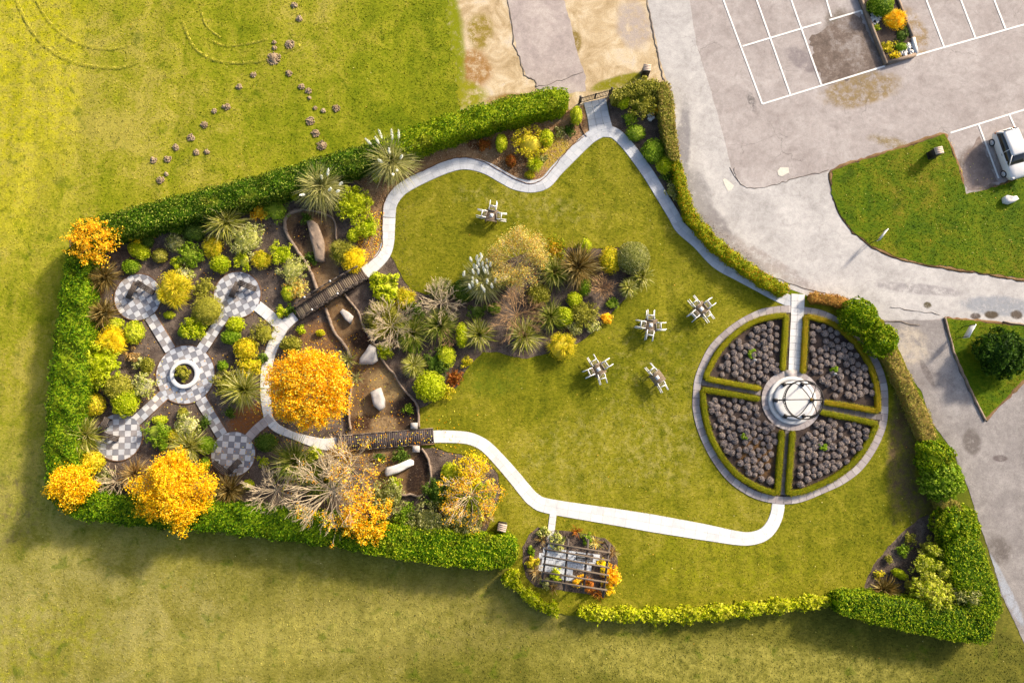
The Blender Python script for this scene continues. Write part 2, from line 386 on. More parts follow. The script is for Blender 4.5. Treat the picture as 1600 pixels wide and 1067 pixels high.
M['mulch'] = mulch_mat("dark_bark_mulch", [(52, 42, 36), (86, 72, 64), (124, 108, 96), (165, 145, 125)], [
    ((150, 95, 50), .6, (395, 655, 40, 24, 20)), ((165, 118, 62), .8, (585, 370, 24, 60, -8)), ((140, 92, 50), .7, (140, 455, 20, 24)), ((150, 110, 70), .6, (500, 525, 40, 24))])
M['bark'] = mulch_mat("tan_bark_chips", [(100, 66, 40), (150, 112, 76), (186, 148, 108), (212, 176, 130)], [((196, 170, 60), .6, (865, 240, 30, 22, 35)), ((110, 70, 40), .7, (745, 225, 16, 10)), ((110, 76, 46), .5, (800, 258, 30, 20))])
M['soil'] = mulch_mat("dark_rose_soil", [(40, 33, 32), (62, 52, 50), (88, 76, 70), (120, 96, 74)], [((130, 95, 55), .5, (1183, 715, 30, 30))])
M['gravel'] = mulch_mat("brown_stream_gravel", [(70, 50, 34), (112, 84, 58), (150, 120, 84), (184, 158, 122)], [
    ((58, 46, 40), .8, (632, 640, 26, 30, 0, .9)), ((66, 52, 44), .7, (470, 365, 14, 26, 0, .9)), ((58, 44, 36), .85, (655, 735, 16, 40, -20)), ((66, 50, 40), .7, (567, 530, 20, 16)),
    ((80, 56, 40), .6, (580, 660, 50, 12)), ((176, 148, 100), .6, (605, 600, 30, 26)), ((176, 146, 104), .6, (600, 665, 20, 16))])

def paving_mat(name, cols, joint=.0):
    s = NT(name); r = s.rnd(); a = s.noise(1.2, 4, .6); v = s.noise(22, 3, .8)
    f = s.math('ADD', s.math('MULTIPLY', r, .55), s.math('MULTIPLY', a, .45))
    c = s.ramp(f, [(.15 + .7 * i / (len(cols) - 1), C(*cc)) for i, cc in enumerate(cols)])
    c = s.mix(1.0, c, s.ramp(v, [(.3, (.82, .82, .82, 1)), (.7, (1.12, 1.12, 1.12, 1))]), 'MULTIPLY')
    c = s.mix(s.math('MULTIPLY', s.fr(s.noise(.9, 6, .75), .46, .70), .45), c, tuple(q * .72 for q in C(*cols[0])[:3]) + (1,))
    s.bump(v, .25, .01); return s.fin(c, .8, .3)
M['white_path'] = paving_mat("pale_stone_paving", [(228, 226, 225), (238, 235, 233), (246, 243, 240), (252, 249, 246)])
M['dim_path'] = paving_mat("dimmed_blue_paving", [(192, 194, 200), (206, 208, 213), (216, 217, 221), (224, 223, 224)])  # same pale stone; its dimmer, bluer exposure is painted into the colour
M['gazebo_stone'] = paving_mat("gazebo_stone", [(222, 217, 212), (234, 230, 225), (244, 240, 236)])
M['grout'] = simple("path_bedding", C(178, 176, 172), .9)
M['ring'] = paving_mat("ring_paving", [(164, 152, 150), (182, 170, 168), (198, 188, 184), (212, 202, 196)])
M['spoke'] = paving_mat("grey_spoke_paving", [(116, 106, 104), (132, 122, 120), (148, 138, 136)])
M['joint'] = simple("dark_joint", C(105, 95, 90), .9)
M['tile_light'] = paving_mat("light_tile", [(196, 198, 204), (212, 214, 220), (228, 226, 226), (240, 236, 230)])
M['tile_dark'] = paving_mat("grey_tile", [(132, 134, 144), (150, 150, 158), (168, 162, 162), (184, 174, 168)])
M['patio'] = paving_mat("patio_paving", [(204, 210, 220), (220, 224, 230), (236, 238, 242)])
M['white'] = simple("white_paint", C(245, 243, 240), .45, .04)
M['road_paint'] = simple("road_paint", C(248, 245, 240), .6, .08, 3)
M['darkwood'] = simple("dark_stained_timber", C(84, 74, 68), .7, .35, 6, bump=.3)
M['edgewood'] = simple("brown_timber_edging", C(120, 88, 62), .8, .3, 6)
M['plank'] = paving_mat("bridge_planks", [(80, 66, 60), (110, 94, 82), (142, 124, 102), (170, 150, 120)])
M['plankdark'] = paving_mat("dark_bridge_planks", [(66, 57, 57), (78, 68, 67), (92, 80, 78), (106, 94, 88)])
M['stone'] = simple("pale_rock", C(190, 183, 177), .85, .18, 3, bump=.4)
M['whitestone'] = simple("white_rock", C(238, 232, 226), .85, .1, 2.5, bump=.5)
M['wallstone'] = simple("stone_edging", C(150, 130, 112), .9, .3, 3, bump=.5)
M['iron'] = simple("black_iron", C(52, 48, 48), .5, .2, 8, metal=.2)
M['black'] = simple("black_box", C(48, 42, 40), .6, .2)
M['tan'] = simple("tan_lid", C(200, 178, 160), .6, .12)
M['bark_bare'] = simple("bare_twig_bark", C(222, 200, 165, 1.0), .8, .25, 3)
M['bark_brown'] = simple("brown_twig_bark", C(196, 156, 110, 1.0), .8, .25, 3)
M['trunk'] = simple("trunk_bark", C(120, 98, 78), .9, .3, 3, bump=.6)
M['slat'] = simple("weathered_chair_slats", C(172, 158, 140), .7, .15, 5)
M['table'] = simple("weathered_table_wood", C(128, 110, 92), .7, .25, 5, bump=.2)
M['molehill'] = mulch_mat("molehill_soil", [(140, 116, 88), (176, 152, 122), (206, 186, 156)])

# ================================================================ ground sheets
def sheet(name, px, z, mat, amp=0.0, seed=1, z0=None, raw=False, step=.25):
    pts = px if raw else PS(px, 0)
    pts = jitter(pts, amp, seed, step)
    ma = MA(); ma.slab(pts, z0, z, z0 is not None)
    return tag(ma.build(name, mat), kind="structure")
ma = MA(); ma.add([(-900, -900, 0), (900, -900, 0), (900, 900, 0), (-900, 900, 0)], [(0, 1, 2, 3)])
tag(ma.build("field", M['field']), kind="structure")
ASPH = [(1010, -400), (1010, 0), (1019, 40), (1030, 92), (1042, 130), (1050, 170), (1058, 230), (1068, 290), (1082, 338), (1100, 352), (1130, 388), (1180, 420), (1235, 452), (1262, 462), (1330, 478), (1372, 500), (1396, 530), (1412, 575), (1440, 612), (1456, 660), (1490, 705), (1512, 760), (1530, 815), (1548, 870), (1566, 930), (1600, 1004), (1680, 1200), (2100, 1200), (2100, -400)]
sheet("car_park", ASPH, .006, M['tarmac'], .06, 3)
sheet("bare_ground", [(705, -400), (700, 0), (702, 60), (712, 110), (720, 172), (760, 168), (820, 158), (890, 160), (897, 182), (930, 172), (958, 162), (1046, 132), (1036, 98), (1022, 40), (1014, 0), (1014, -400)], .010, M['dirt'], .30, 4)
sheet("tarmac_strip", [(786, -400), (792, 0), (800, 40), (806, 72), (815, 100), (822, 118), (837, 126), (838, 137), (850, 150), (915, 143), (914, 120), (905, 95), (893, 45), (882, 0), (876, -400)], .016, M['oldstrip'], .09, 5)
sheet("driveway", [(1014, -400), (1012, 0), (1020, 40), (1031, 92), (1044, 135), (1052, 190), (1060, 250), (1068, 290), (1082, 338), (1100, 352), (1130, 388), (1180, 420), (1235, 452), (1262, 462), (1330, 478), (1372, 500), (1420, 502), (1478, 497), (1540, 505), (1600, 511), (1900, 535), (2100, 540), (2100, 480), (1900, 462), (1600, 438), (1500, 423), (1400, 404), (1350, 380), (1310, 335), (1296, 300), (1298, 268), (1240, 280), (1180, 296), (1160, 290), (1142, 262), (1122, 180), (1100, 108), (1088, 70), (1078, 0), (1074, -400)], .012, M['concrete'], .04, 6)
sheet("side_road", [(1372, 502), (1478, 499), (1492, 555), (1540, 657), (1602, 598), (1668, 524), (1900, 541), (2100, 546), (2100, 1200), (1680, 1200), (1600, 1004), (1566, 930), (1548, 870), (1530, 815), (1512, 760), (1490, 705), (1456, 660), (1440, 612), (1412, 575), (1396, 530)], .018, M['gravelroad'], .05, 7)
sheet("parking_verge", [(1300, 268), (1340, 253), (1400, 235), (1440, 222), (1474, 211), (1480, 222), (1495, 255), (1503, 285), (1509, 304), (1545, 296), (1600, 274), (1900, 170), (2100, 120), (2100, 470), (1900, 458), (1600, 436), (1560, 430), (1500, 420), (1440, 411), (1400, 401), (1362, 385), (1332, 362), (1310, 332), (1300, 302)], .055, M['island'], .10, 8, z0=0)
sheet("corner_verge", [(1475, 497), (1540, 504), (1600, 510), (1665, 521), (1602, 590), (1538, 655), (1516, 612), (1492, 560), (1482, 530)], .055, M['island'], .08, 9, z0=0)
# dark patches and pale covers on the car park
sheet("tarmac_patch", [(1262, 62), (1300, 34), (1346, 22), (1362, 60), (1378, 104), (1340, 118), (1290, 134), (1278, 100)], .011, tarmac_mat("dark_tarmac", (128, 112, 102), (96, 84, 76), (168, 158, 152), [], .3, .35), .35, 10)
sheet("tarmac_patch", [(1504, 240), (1530, 215), (1562, 285), (1510, 300)], .011, tarmac_mat("brown_tarmac", (140, 124, 116), (118, 104, 98), (166, 150, 142), [], 0), .2, 11)  # darker brown tarmac in the bay beside the parked car
M['cover'] = simple("pale_cover", C(228, 220, 205), .8, .1)
sheet("drain_cover", [(1214, 268), (1219, 262), (1232, 262), (1233, 270), (1222, 276), (1216, 275)], .024, M['cover'], .03, 12)
sheet("drain_cover", [(1129, 281), (1133, 279), (1147, 290), (1143, 297), (1137, 299)], .024, M['cover'], .02, 13)
M['crackline'] = simple("open_joint", C(112, 102, 95), .95)
def crackline(pts, w, seed):
    pl = smooth_line(PS(pts), 5); rs = np.random.RandomState(seed)
    pl = np.array(subdiv(pl, .3, False)); pl += rs.randn(*pl.shape) * .045
    ma = MA(); strip_slab(ma, pl, w * (.5 + rs.rand(len(pl))), .02, .028); tag(ma.build("road_joint", M['crackline']), kind="structure")
for k, (pts, w) in enumerate([([(791, 0), (799, 35), (803, 70), (813, 95), (820, 118), (836, 126), (838, 137)], .10), ([(1010, 0), (1017, 35), (1024, 70), (1029, 88), (1034, 118), (1040, 130)], .12),
                              ([(838, 137), (870, 128), (912, 113)], .05), ([(1378, 501), (1400, 503), (1438, 508)], .10), ([(1140, 262), (1160, 290), (1185, 294), (1240, 280), (1296, 266)], .05),
                              ([(1390, 480), (1430, 486), (1470, 492)], .05), ([(1474, 500), (1484, 535), (1500, 580), (1538, 658)], .12),
                              ([(1146, 262), (1150, 276), (1158, 290)], .04), ([(1130, 395), (1190, 425), (1240, 445), (1300, 462)], .06)]):
    crackline(pts, w, k)
# painted bays
ma = MA()
for (a, b, c, d) in [(1130, 0, 1191, 163), (1182, 0, 1235, 149), (1236, 0, 1283, 133), (1291, 0, 1299, 27), (1160, 73, 1283, 36), (1296, 32, 1346, 17), (1346, 17, 1347, 23), (1191, 163, 1382, 104), (1428, 88, 1600, 39), (1447, 0, 1475, 74), (1501, 0, 1524, 60), (1553, 0, 1571, 46),
                     (1485, 208, 1600, 172), (1529, 195, 1560, 279), (1577, 180, 1586, 200), (1600, 39, 2000, -80), (1600, 172, 2000, 45), (1130, 0, 1060, -190), (1182, 0, 1110, -200), (1236, 0, 1160, -210), (1291, 0, 1210, -220), (1447, 0, 1370, -220), (1501, 0, 1425, -230), (1553, 0, 1480, -240)]:
    (ax_, ay_), (bx_, by_) = P(a, b), P(c, d); ln_ = math.hypot(bx_ - ax_, by_ - ay_); nx_, ny_ = -(by_ - ay_) / ln_ * .07, (bx_ - ax_) / ln_ * .07; lz_ = .026 + .0006 * (a % 7)
    ma.add([(ax_ - nx_, ay_ - ny_, lz_), (bx_ - nx_, by_ - ny_, lz_), (bx_ + nx_, by_ + ny_, lz_), (ax_ + nx_, ay_ + ny_, lz_)], [(0, 1, 2, 3)])
tag(ma.build("parking_lines", M['road_paint']), kind="structure")
# mown tyre arcs on the field
s = NT("dry_track_grass"); tb = s.n("ShaderNodeBsdfTransparent"); mx = s.n("ShaderNodeMixShader"); s.lk(s.fr(s.noise(3.0, 5, .8), .40, .68), mx.inputs[0])
s.fin(s.ramp(s.noise(9, 4, .8), [(.35, C(170, 166, 36)), (.65, C(200, 188, 84))]), .95, .1)
s.lk(tb.outputs[0], mx.inputs[1]); s.lk(s.b.outputs[0], mx.inputs[2]); s.lk(mx.outputs[0], s.out.inputs[0]); M['track'] = s.m; s.m.name = 'dry_track_grass'
for pts, w in [([(24, 0), (45, 42), (70, 72), (100, 92), (135, 103), (185, 107), (215, 98)], .35), ([(56, 0), (75, 33), (105, 60), (135, 73), (170, 78), (205, 72)], .28), ([(285, 35), (300, 70), (320, 88), (350, 98), (390, 98), (420, 92), (470, 70)], .32), ([(325, 62), (350, 72), (380, 70), (420, 62)], .25), ([(312, 10), (322, 40), (345, 60)], .2)]:
    ma = MA(); strip_slab(ma, smooth_line(PS(pts), 8), w, .01, .03); tag(ma.build("tyre_track", M['track']), kind="structure")
# beds
MULCH = [(110, 375), (180, 335), (300, 312), (450, 285), (540, 268), (600, 262), (640, 300), (640, 420), (665, 460), (720, 440), (800, 400), (884, 387), (940, 389), (966, 387), (1007, 425), (980, 464), (954, 492), (933, 514), (905, 537), (851, 554), (822, 560), (804, 558), (776, 551), (755, 551), (734, 571), (725, 584), (714, 605), (702, 616), (680, 627), (657, 639), (655, 669), (655, 700), (677, 699), (700, 707), (725, 712), (760, 718), (778, 740), (782, 770), (770, 800), (757, 835), (640, 850), (480, 825), (330, 805), (160, 792), (100, 770), (100, 620), (115, 480)]
sheet("planting_bed", MULCH, .030, M['mulch'], .08, 20, z0=0)
sheet("planting_bed", [(530, 270), (600, 245), (700, 225), (780, 200), (880, 175), (914, 165), (925, 215), (900, 240), (880, 262), (855, 284), (828, 290), (800, 282), (770, 266), (740, 256), (710, 255), (680, 262), (650, 274), (622, 292), (606, 318), (604, 350), (604, 385), (585, 405), (560, 410), (575, 340), (565, 290)], .036, M['bark'], .05, 21, z0=0)
sheet("planting_bed", [(948, 155), (970, 140), (1042, 128), (1050, 200), (1060, 260), (1072, 310), (1100, 360), (1150, 405), (1235, 455), (1225, 465), (1154, 430), (1120, 410), (1090, 378), (1064, 356), (1050, 330), (1030, 300), (1008, 262), (990, 235), (975, 218), (957, 205)], .034, M['mulch'], .04, 22, z0=0)
sheet("planting_bed", [(1464, 798), (1440, 806), (1415, 824), (1386, 853), (1364, 882), (1352, 903), (1347, 926), (1400, 940), (1490, 945), (1500, 860), (1480, 800)], .040, M['mulch'], .06, 23, z0=0)
# lawn
LAWN = [(607, 385), (607, 340), (612, 312), (632, 290), (660, 275), (695, 261), (730, 256), (760, 263), (790, 279), (828, 292), (852, 287), (870, 267), (896, 240), (918, 219), (938, 210), (955, 209), (975, 225), (992, 245), (1012, 272), (1033, 305), (1053, 338), (1064, 357), (1090, 380), (1120, 411), (1155, 431), (1190, 449), (1236, 472), (1262, 466), (1330, 480), (1380, 500), (1410, 560), (1440, 630), (1455, 690), (1460, 740), (1470, 800), (1441, 806), (1416, 824), (1387, 853), (1365, 882), (1353, 903), (1347, 930), (1290, 940), (1200, 953), (1100, 962), (900, 962), (860, 955), (820, 925), (800, 900), (795, 860), (758, 836), (771, 800), (783, 770), (779, 740), (760, 717), (727, 711), (702, 706), (680, 698), (677, 681), (655, 669), (657, 639), (680, 627), (702, 616), (714, 605), (725, 584), (734, 571), (755, 551), (776, 551), (804, 558), (822, 560), (851, 554), (905, 537), (933, 514), (954, 492), (980, 464), (1007, 425), (966, 387), (940, 389), (884, 387), (850, 385), (800, 403), (740, 432), (700, 455), (665, 460), (644, 452), (633, 441), (624, 424), (616, 409), (604, 396)]
sheet("lawn", LAWN, .055, M['lawn'], .05, 24, z0=0)
# pergola bed on the lawn
PB = [(840, 823), (868, 828), (893, 830), (921, 835), (945, 840), (960, 854), (965, 875), (966, 905), (956, 920), (941, 931), (911, 926), (878, 922), (859, 920), (836, 916), (823, 901), (817, 880), (817, 854), (827, 834)]
sheet("planting_bed", PB, .075, M['mulch'], .04, 25, z0=0)
# gravel stream
STREAM = [(494, 456), (485, 424), (468, 396), (453, 373), (446, 352), (449, 339), (460, 332), (474, 330), (490, 331), (500, 333), (514, 338), (522, 343), (526, 356), (526, 375), (525, 400), (530, 430), (535, 450), (539, 461), (551, 476), (560, 487), (569, 511), (588, 541), (607, 575), (616, 584), (627, 603), (650, 629), (654, 642), (655, 669), (659, 701), (664, 707), (669, 716), (672, 728), (674, 736), (673, 749), (665, 768), (654, 775), (641, 772), (622, 775), (590, 760), (575, 738), (560, 715), (552, 700), (548, 671), (545, 645), (547, 622), (552, 596), (549, 561), (543, 546), (526, 523), (515, 499), (509, 482)]
sheet("stream_bed", STREAM, .048, M['gravel'], .03, 26, z0=0)

# ================================================================ paths: separate slabs with thin joints
def slab_path(name, line, width, mat, z=.085, pave=.9, k=8, rows=1, seed=0, bed=True, gap=.02):
    pl = np.array(subdiv(smooth_line(PS(line), k), .08, False)); n = len(pl)
    seg = np.r_[0, np.cumsum(np.linalg.norm(np.diff(pl, axis=0), axis=1))]
    wf = np.interp(seg / seg[-1], np.linspace(0, 1, len(width)), width) if not np.isscalar(width) else np.full(n, width)
    l, r = offset_line(pl, wf)
    def at(s_, t):
        a = np.array([np.interp(s_, seg, l[:, 0]), np.interp(s_, seg, l[:, 1])]); b = np.array([np.interp(s_, seg, r[:, 0]), np.interp(s_, seg, r[:, 1])])
        return a + (b - a) * t
    ma = MA(); m = max(1, int(round(seg[-1] / pave))); rs = np.random.RandomState(seed)
    for i in range(m):
        s0, s1 = seg[-1] * i / m, seg[-1] * (i + 1) / m
        if i > 0: s0 += gap / 2
        if i < m - 1: s1 -= gap / 2
        for j in range(rows):
            t0, t1 = j / rows + (gap / 2 if j else 0), (j + 1) / rows - (gap / 2 if j < rows - 1 else 0)
            sub = 4; zz = z + rs.uniform(-.004, .004)
            A = [tuple(at(s0 + (s1 - s0) * u / sub, t0)) for u in range(sub + 1)] + [tuple(at(s1 - (s1 - s0) * u / sub, t1)) for u in range(sub + 1)]
            ma.slab(A, .0, zz)
    o = tag(ma.build(name, mat), kind="structure")
    if bed:
        mb = MA(); strip_slab(mb, pl[::3] if n > 9 else pl, wf[::3] + .06 if n > 9 else wf + .06, .0, z - .012)
        b = mb.build("path_bedding", M['joint'] if mat in (M['ring'], M['spoke']) else M['grout']); tag(b, kind="structure")
    return o
slab_path("gate_path", [(929, 158), (934, 180), (939, 204)], [1.85, 1.75, 1.9], M['dim_path'], .088, .5, rows=3)
slab_path("garden_path", [(940, 205), (920, 217), (896, 240), (870, 266), (852, 286), (830, 292), (806, 288), (790, 280), (759, 263), (728, 256), (700, 261), (662, 277), (628, 296), (611, 318), (608, 340)], 1.0, M['dim_path'], .080, .6, rows=2, gap=.012)
slab_path("garden_path", [(608, 341), (607, 360), (606, 378), (601, 396), (588, 412), (570, 427)], 1.0, M['white_path'], .080, .6, rows=2, gap=.012)
slab_path("garden_path", [(940, 206), (958, 208), (974, 221), (992, 243), (1012, 271), (1033, 305), (1053, 338), (1064, 357), (1090, 380), (1120, 411), (1154, 430), (1186, 447), (1212, 461), (1238, 473)], .93, M['dim_path'], .084, .6, rows=2, gap=.012)
slab_path("garden_path", [(676, 682), (700, 682), (729, 684), (747, 690), (762, 700), (785, 724), (804, 746), (822, 768), (835, 781), (860, 791), (977, 810), (1100, 831), (1150, 840), (1172, 841), (1192, 835), (1205, 822), (1213, 804), (1216, 785)], [.93, .9, 1.0, 1.1, 1.2, 1.3, 1.2, .95, .95], M['white_path'], .080, .9, rows=2, gap=.01)
slab_path("garden_path", [(865, 797), (862, 820), (859, 850)], .5, M['white_path'], .086, .5)
slab_path("garden_path", [(462, 494), (452, 502), (440, 514), (428, 538), (420, 560), (416, 585), (415, 615), (417, 635), (421, 655), (432, 668), (448, 676), (466, 683), (489, 690), (508, 694), (530, 693)], [.75, .95, .85, .8, .75, .65, .5, .75, 1.0], M['white_path'], .080, .5, rows=1)
slab_path("garden_path", [(398, 475), (417, 490), (437, 508)], .85, M['white_path'], .084, .5)
slab_path("garden_path", [(383, 690), (402, 670), (424, 652)], .7, M['ring'], .086, .5)

# ---- chequered terraces
def terrace(name, cpx, rpx, ang, arms=(), z=.092, tile=.47, hole=0.0, clip=None):
    """round terrace of square tiles laid on a disc with a timber rim"""
    cx, cy = P(*cpx); r = rpx * SCL(*cpx); ca, sa = cos(R(ang)), sin(R(ang))
    lt, dk = MA(), MA(); n = int(r / tile) + 2
    for i in range(-n, n):
        for j in range(-n, n):
            q = [(i * tile, j * tile), ((i + 1) * tile, j * tile), ((i + 1) * tile, (j + 1) * tile), (i * tile, (j + 1) * tile)]
            if min(math.hypot(*p) for p in q) > r: continue
            g = .008; q = [(a + (g if k in (0, 3) else -g), b + (g if k in (0, 1) else -g)) for k, (a, b) in enumerate(q)]
            q = clip_disc(q, r - .04)
            if len(q) < 3: continue
            w = [(cx + a * ca - b * sa, cy + a * sa + b * ca) for a, b in q]
            (lt if (i + j) % 2 else dk).slab(w, .02, z)
    t = empty(name, (0, 0, 0)); tag(t, kind="structure")
    lt.build("light_tiles", M['tile_light'], t); dk.build("grey_tiles", M['tile_dark'], t)
    b = MA(); b.lathe([(0, z - .012), (r - .03, z - .012), (r - .03, 0)], (cx, cy, 0), 64); hw = .46 / r; av = []
    for q in arms:
        qx, qy = P(*q); av.append(atan2(qy - cy, qx - cx))
    for i in range(96):
        a0, a1 = 2 * pi * i / 96, 2 * pi * (i + 1) / 96; am = (a0 + a1) / 2
        if any(abs((am - v + pi) % (2 * pi) - pi) < hw for v in av): continue
        b.slab([(cx + q * cos(a_), cy + q * sin(a_)) for q, a_ in ((r - .035, a0), (r + .035, a0), (r + .035, a1), (r - .035, a1))], 0, z + .015)
    b.build("rim", M['edgewood'], t)
    return (cx, cy, r)
def clip_disc(q, r, k=40):
    for i in range(k):
        a = 2 * pi * i / k; nx, ny = cos(a), sin(a); out = []
        for j in range(len(q)):
            p, s_ = q[j], q[(j + 1) % len(q)]; dp = p[0] * nx + p[1] * ny - r; ds = s_[0] * nx + s_[1] * ny - r
            if dp <= 0: out.append(p)
            if (dp < 0 < ds) or (ds < 0 < dp):
                t = dp / (dp - ds); out.append((p[0] + (s_[0] - p[0]) * t, p[1] + (s_[1] - p[1]) * t))
        q = out
        if len(q) < 3: return []
    return q
def tiled_arm(a, b, w, z, tile=.46):
    A = np.array(P(*a)); B = np.array(P(*b)); d = B - A; Ln = np.linalg.norm(d); d /= Ln; nn = np.array((-d[1], d[0]))
    n = int(Ln / tile); k = 2; tw = w / k; lt, dk = MA(), MA()
    for i in range(n):
        for j in range(k):
            s0, s1 = i * Ln / n + .008, (i + 1) * Ln / n - .008; t0, t1 = -w / 2 + j * tw + .008, -w / 2 + (j + 1) * tw - .008
            (lt if (i + j) % 2 else dk).slab([tuple(A + d * x + nn * y) for x, y in ((s0, t0), (s1, t0), (s1, t1), (s0, t1))], .02, z)
    t = empty("tiled_path"); tag(t, kind="structure")
    lt.build("light_tiles", M['tile_light'], t); dk.build("grey_tiles", M['tile_dark'], t)
    m = MA(); strip_slab(m, [tuple(A), tuple(B)], w + .10, 0, z - .012); m.build("rim", M['edgewood'], t)
T0, T1, T2, T3, T4 = (290.6, 585), (216.5, 464.4), (371.5, 461), (186.5, 682.5), (365, 709)
def arm_between(a, b, ra, rb, z):
    A = np.array(a, float); B = np.array(b, float); d = (B - A) / np.linalg.norm(B - A); tiled_arm(tuple(A + d * (ra - 1.2)), tuple(B - d * (rb - 1.2)), .90, z)
for T_, r_ in ((T1, 37), (T2, 37), (T3, 37), (T4, 35)): arm_between(T0, T_, 46, r_, .088)
terrace("round_terrace", T1, 37, 32, [T0]); terrace("round_terrace", T2, 37, 27, [T0, (402, 483)]); terrace("round_terrace", T3, 37, 2, [T0]); terrace("round_terrace", T4, 35, -4, [T0, (388, 685)])
terrace("round_terrace", T0, 46, 25, [T1, T2, T3, T4])
# raised ring in the middle of the centre terrace
x0, y0 = P(*T0)
rg = empty("stone_planter", (x0, y0, .10), label="white round stone planter ring in the middle of the chequered terrace", cat="planter")
ma = MA(); ma.lathe([(.82, 0), (1.14, 0), (1.15, .22), (1.10, .25), (.86, .25), (.82, .22), (.82, 0)], n=48); ma.build("rim", M['white_path'], rg)
ma = MA(); ma.lathe([(0, .16), (.83, .14)], n=32); ma.build("soil", M['soil'], rg)
for ch in rg.children: pass

# ---- circular rose garden
def c7(x, y): return (1070 + .2156 * x, 460 + .2156 * y)
def c8(x, y): return (1070 + .2156 * x, 600 + .2156 * y)
RING = [c7(690, 85), c7(600, 97), c7(530, 115), c7(400, 180), c7(290, 260), c7(180, 370), c7(110, 500), c7(68, 620), c7(55, 760), c8(56, 180), c8(80, 300), c8(130, 430), c8(200, 560), c8(300, 690), c8(400, 770), c8(500, 825), c8(620, 858), c8(740, 867), c8(850, 850), c8(1000, 790), c8(1150, 720), c8(1280, 620), c8(1380, 480), c8(1440, 350), c8(1465, 240), c8(1468, 100), c7(1460, 650), c7(1420, 520), c7(1340, 380), c7(1250, 280), c7(1130, 185), c7(1000, 120), c7(880, 95), c7(790, 84)]
RO = np.array(PS(RING)); CC = RO.mean(0)
_cl = [tuple(p) for p in RO]; _cl = smooth_line(_cl + [_cl[0]], 4)[:-1]
RO = np.array(_cl); RD = RO - CC; RL = np.linalg.norm(RD, axis=1)[:, None]
def ringat(dist): return CC + RD * (RL - dist) / RL
ma = MA(); A_, B_ = ringat(0), ringat(.56); seg = np.r_[0, np.cumsum(np.linalg.norm(np.diff(np.r_[A_, A_[:1]], axis=0), axis=1))]
AA, BB = np.r_[A_, A_[:1]], np.r_[B_, B_[:1]]; m = 78
for i in range(m):
    s0, s1 = seg[-1] * i / m + .012, seg[-1] * (i + 1) / m - .012
    def pt(X, s_): return (np.interp(s_, seg, X[:, 0]), np.interp(s_, seg, X[:, 1]))
    ma.slab([pt(AA, s0), pt(AA, (s0 + s1) / 2), pt(AA, s1), pt(BB, s1), pt(BB, (s0 + s1) / 2), pt(BB, s0)], 0, .10 + .004 * ((i * 7) % 3))
tag(ma.build("ring_path", M['ring']), kind="structure")
ma = MA(); ma.slab([tuple(p) for p in ringat(-.02)], 0, .085); tag(ma.build("ring_foundation", M['joint']), kind="structure")
ma = MA(); ma.slab([tuple(p) for p in ringat(.54)], 0, .094); tag(ma.build("flower_bed_soil", M['soil']), kind="structure")
GC = c7(770, 768)
slab_path("spoke_path", [c7(817, 0), c7(812, 150), c7(803, 300), c7(786, 560)], [1.05, 1.0, .95, .85], M['white_path'], .125, .55, rows=2, bed=False)
slab_path("spoke_path", [c7(120, 637), c7(330, 675), c7(545, 712)], .42, M['spoke'], .118, .45, bed=False)
slab_path("spoke_path", [c7(985, 820), c7(1200, 858), c7(1425, 890)], .46, M['spoke'], .118, .45, bed=False)
slab_path("spoke_path", [c8(745, 320), c8(730, 550), c8(708, 800)], .42, M['spoke'], .118, .45, bed=False)
# pergola patio
ma = MA(); pat = PS([(846, 851), (857, 847), (868, 856), (881, 856), (900, 856), (926, 862), (936, 875), (924, 894), (900, 894), (899, 910), (877, 909), (876, 894), (844, 888)], 0)
xs = [p[0] for p in pat]; ys = [p[1] for p in pat]
a = -.13
for i in range(-2, 12):
    for j in range(-2, 10):
        q = [(min(xs) + i * .55 + (j % 2) * .27, min(ys) + j * .45), ]; x, y = q[0]
        cells = [(x + .01, y + .01), (x + .54, y + .01), (x + .54, y + .44), (x + .01, y + .44)]
        cells = [(cos(a) * (u - xs[0]) - sin(a) * (v - ys[0]) + xs[0], sin(a) * (u - xs[0]) + cos(a) * (v - ys[0]) + ys[0]) for u, v in cells]
        c = np.mean(cells, axis=0)
        if inside(pat, np.array([c[0]]), np.array([c[1]]))[0]: ma.slab(cells, .02, .10)
tag(ma.build("patio", M['patio']), kind="structure")

# worn earth fringe where turf meets tarmac
M['fringe'] = mulch_mat("earth_fringe", [(92, 68, 46), (134, 104, 72), (170, 140, 100)])
for pts in ([(1302, 300), (1300, 268), (1340, 252), (1400, 234), (1440, 221), (1474, 210), (1481, 222), (1496, 255), (1504, 285), (1508, 305), (1545, 297), (1600, 275)], [(1303, 305), (1312, 332), (1334, 363), (1364, 386), (1402, 403), (1442, 413), (1500, 422), (1560, 431), (1600, 438), (1700, 448)],
            [(1476, 497), (1540, 503), (1600, 509), (1660, 520)], [(1538, 657), (1602, 592), (1664, 524)], [(1035, 128), (1050, 190), (1058, 250), (1068, 292), (1084, 338), (1104, 358), (1130, 388), (1182, 422), (1234, 453)]):
    rs_ = np.random.RandomState(len(pts)); pl_ = np.array(subdiv(smooth_line(PS(pts), 5), .3, False)); pl_ += rs_.randn(*pl_.shape) * .03
    ma = MA(); strip_slab(ma, pl_, .16 + .22 * rs_.rand(len(pl_)), .0, .034); tag(ma.build("verge_edge", M['fringe']), kind="structure")
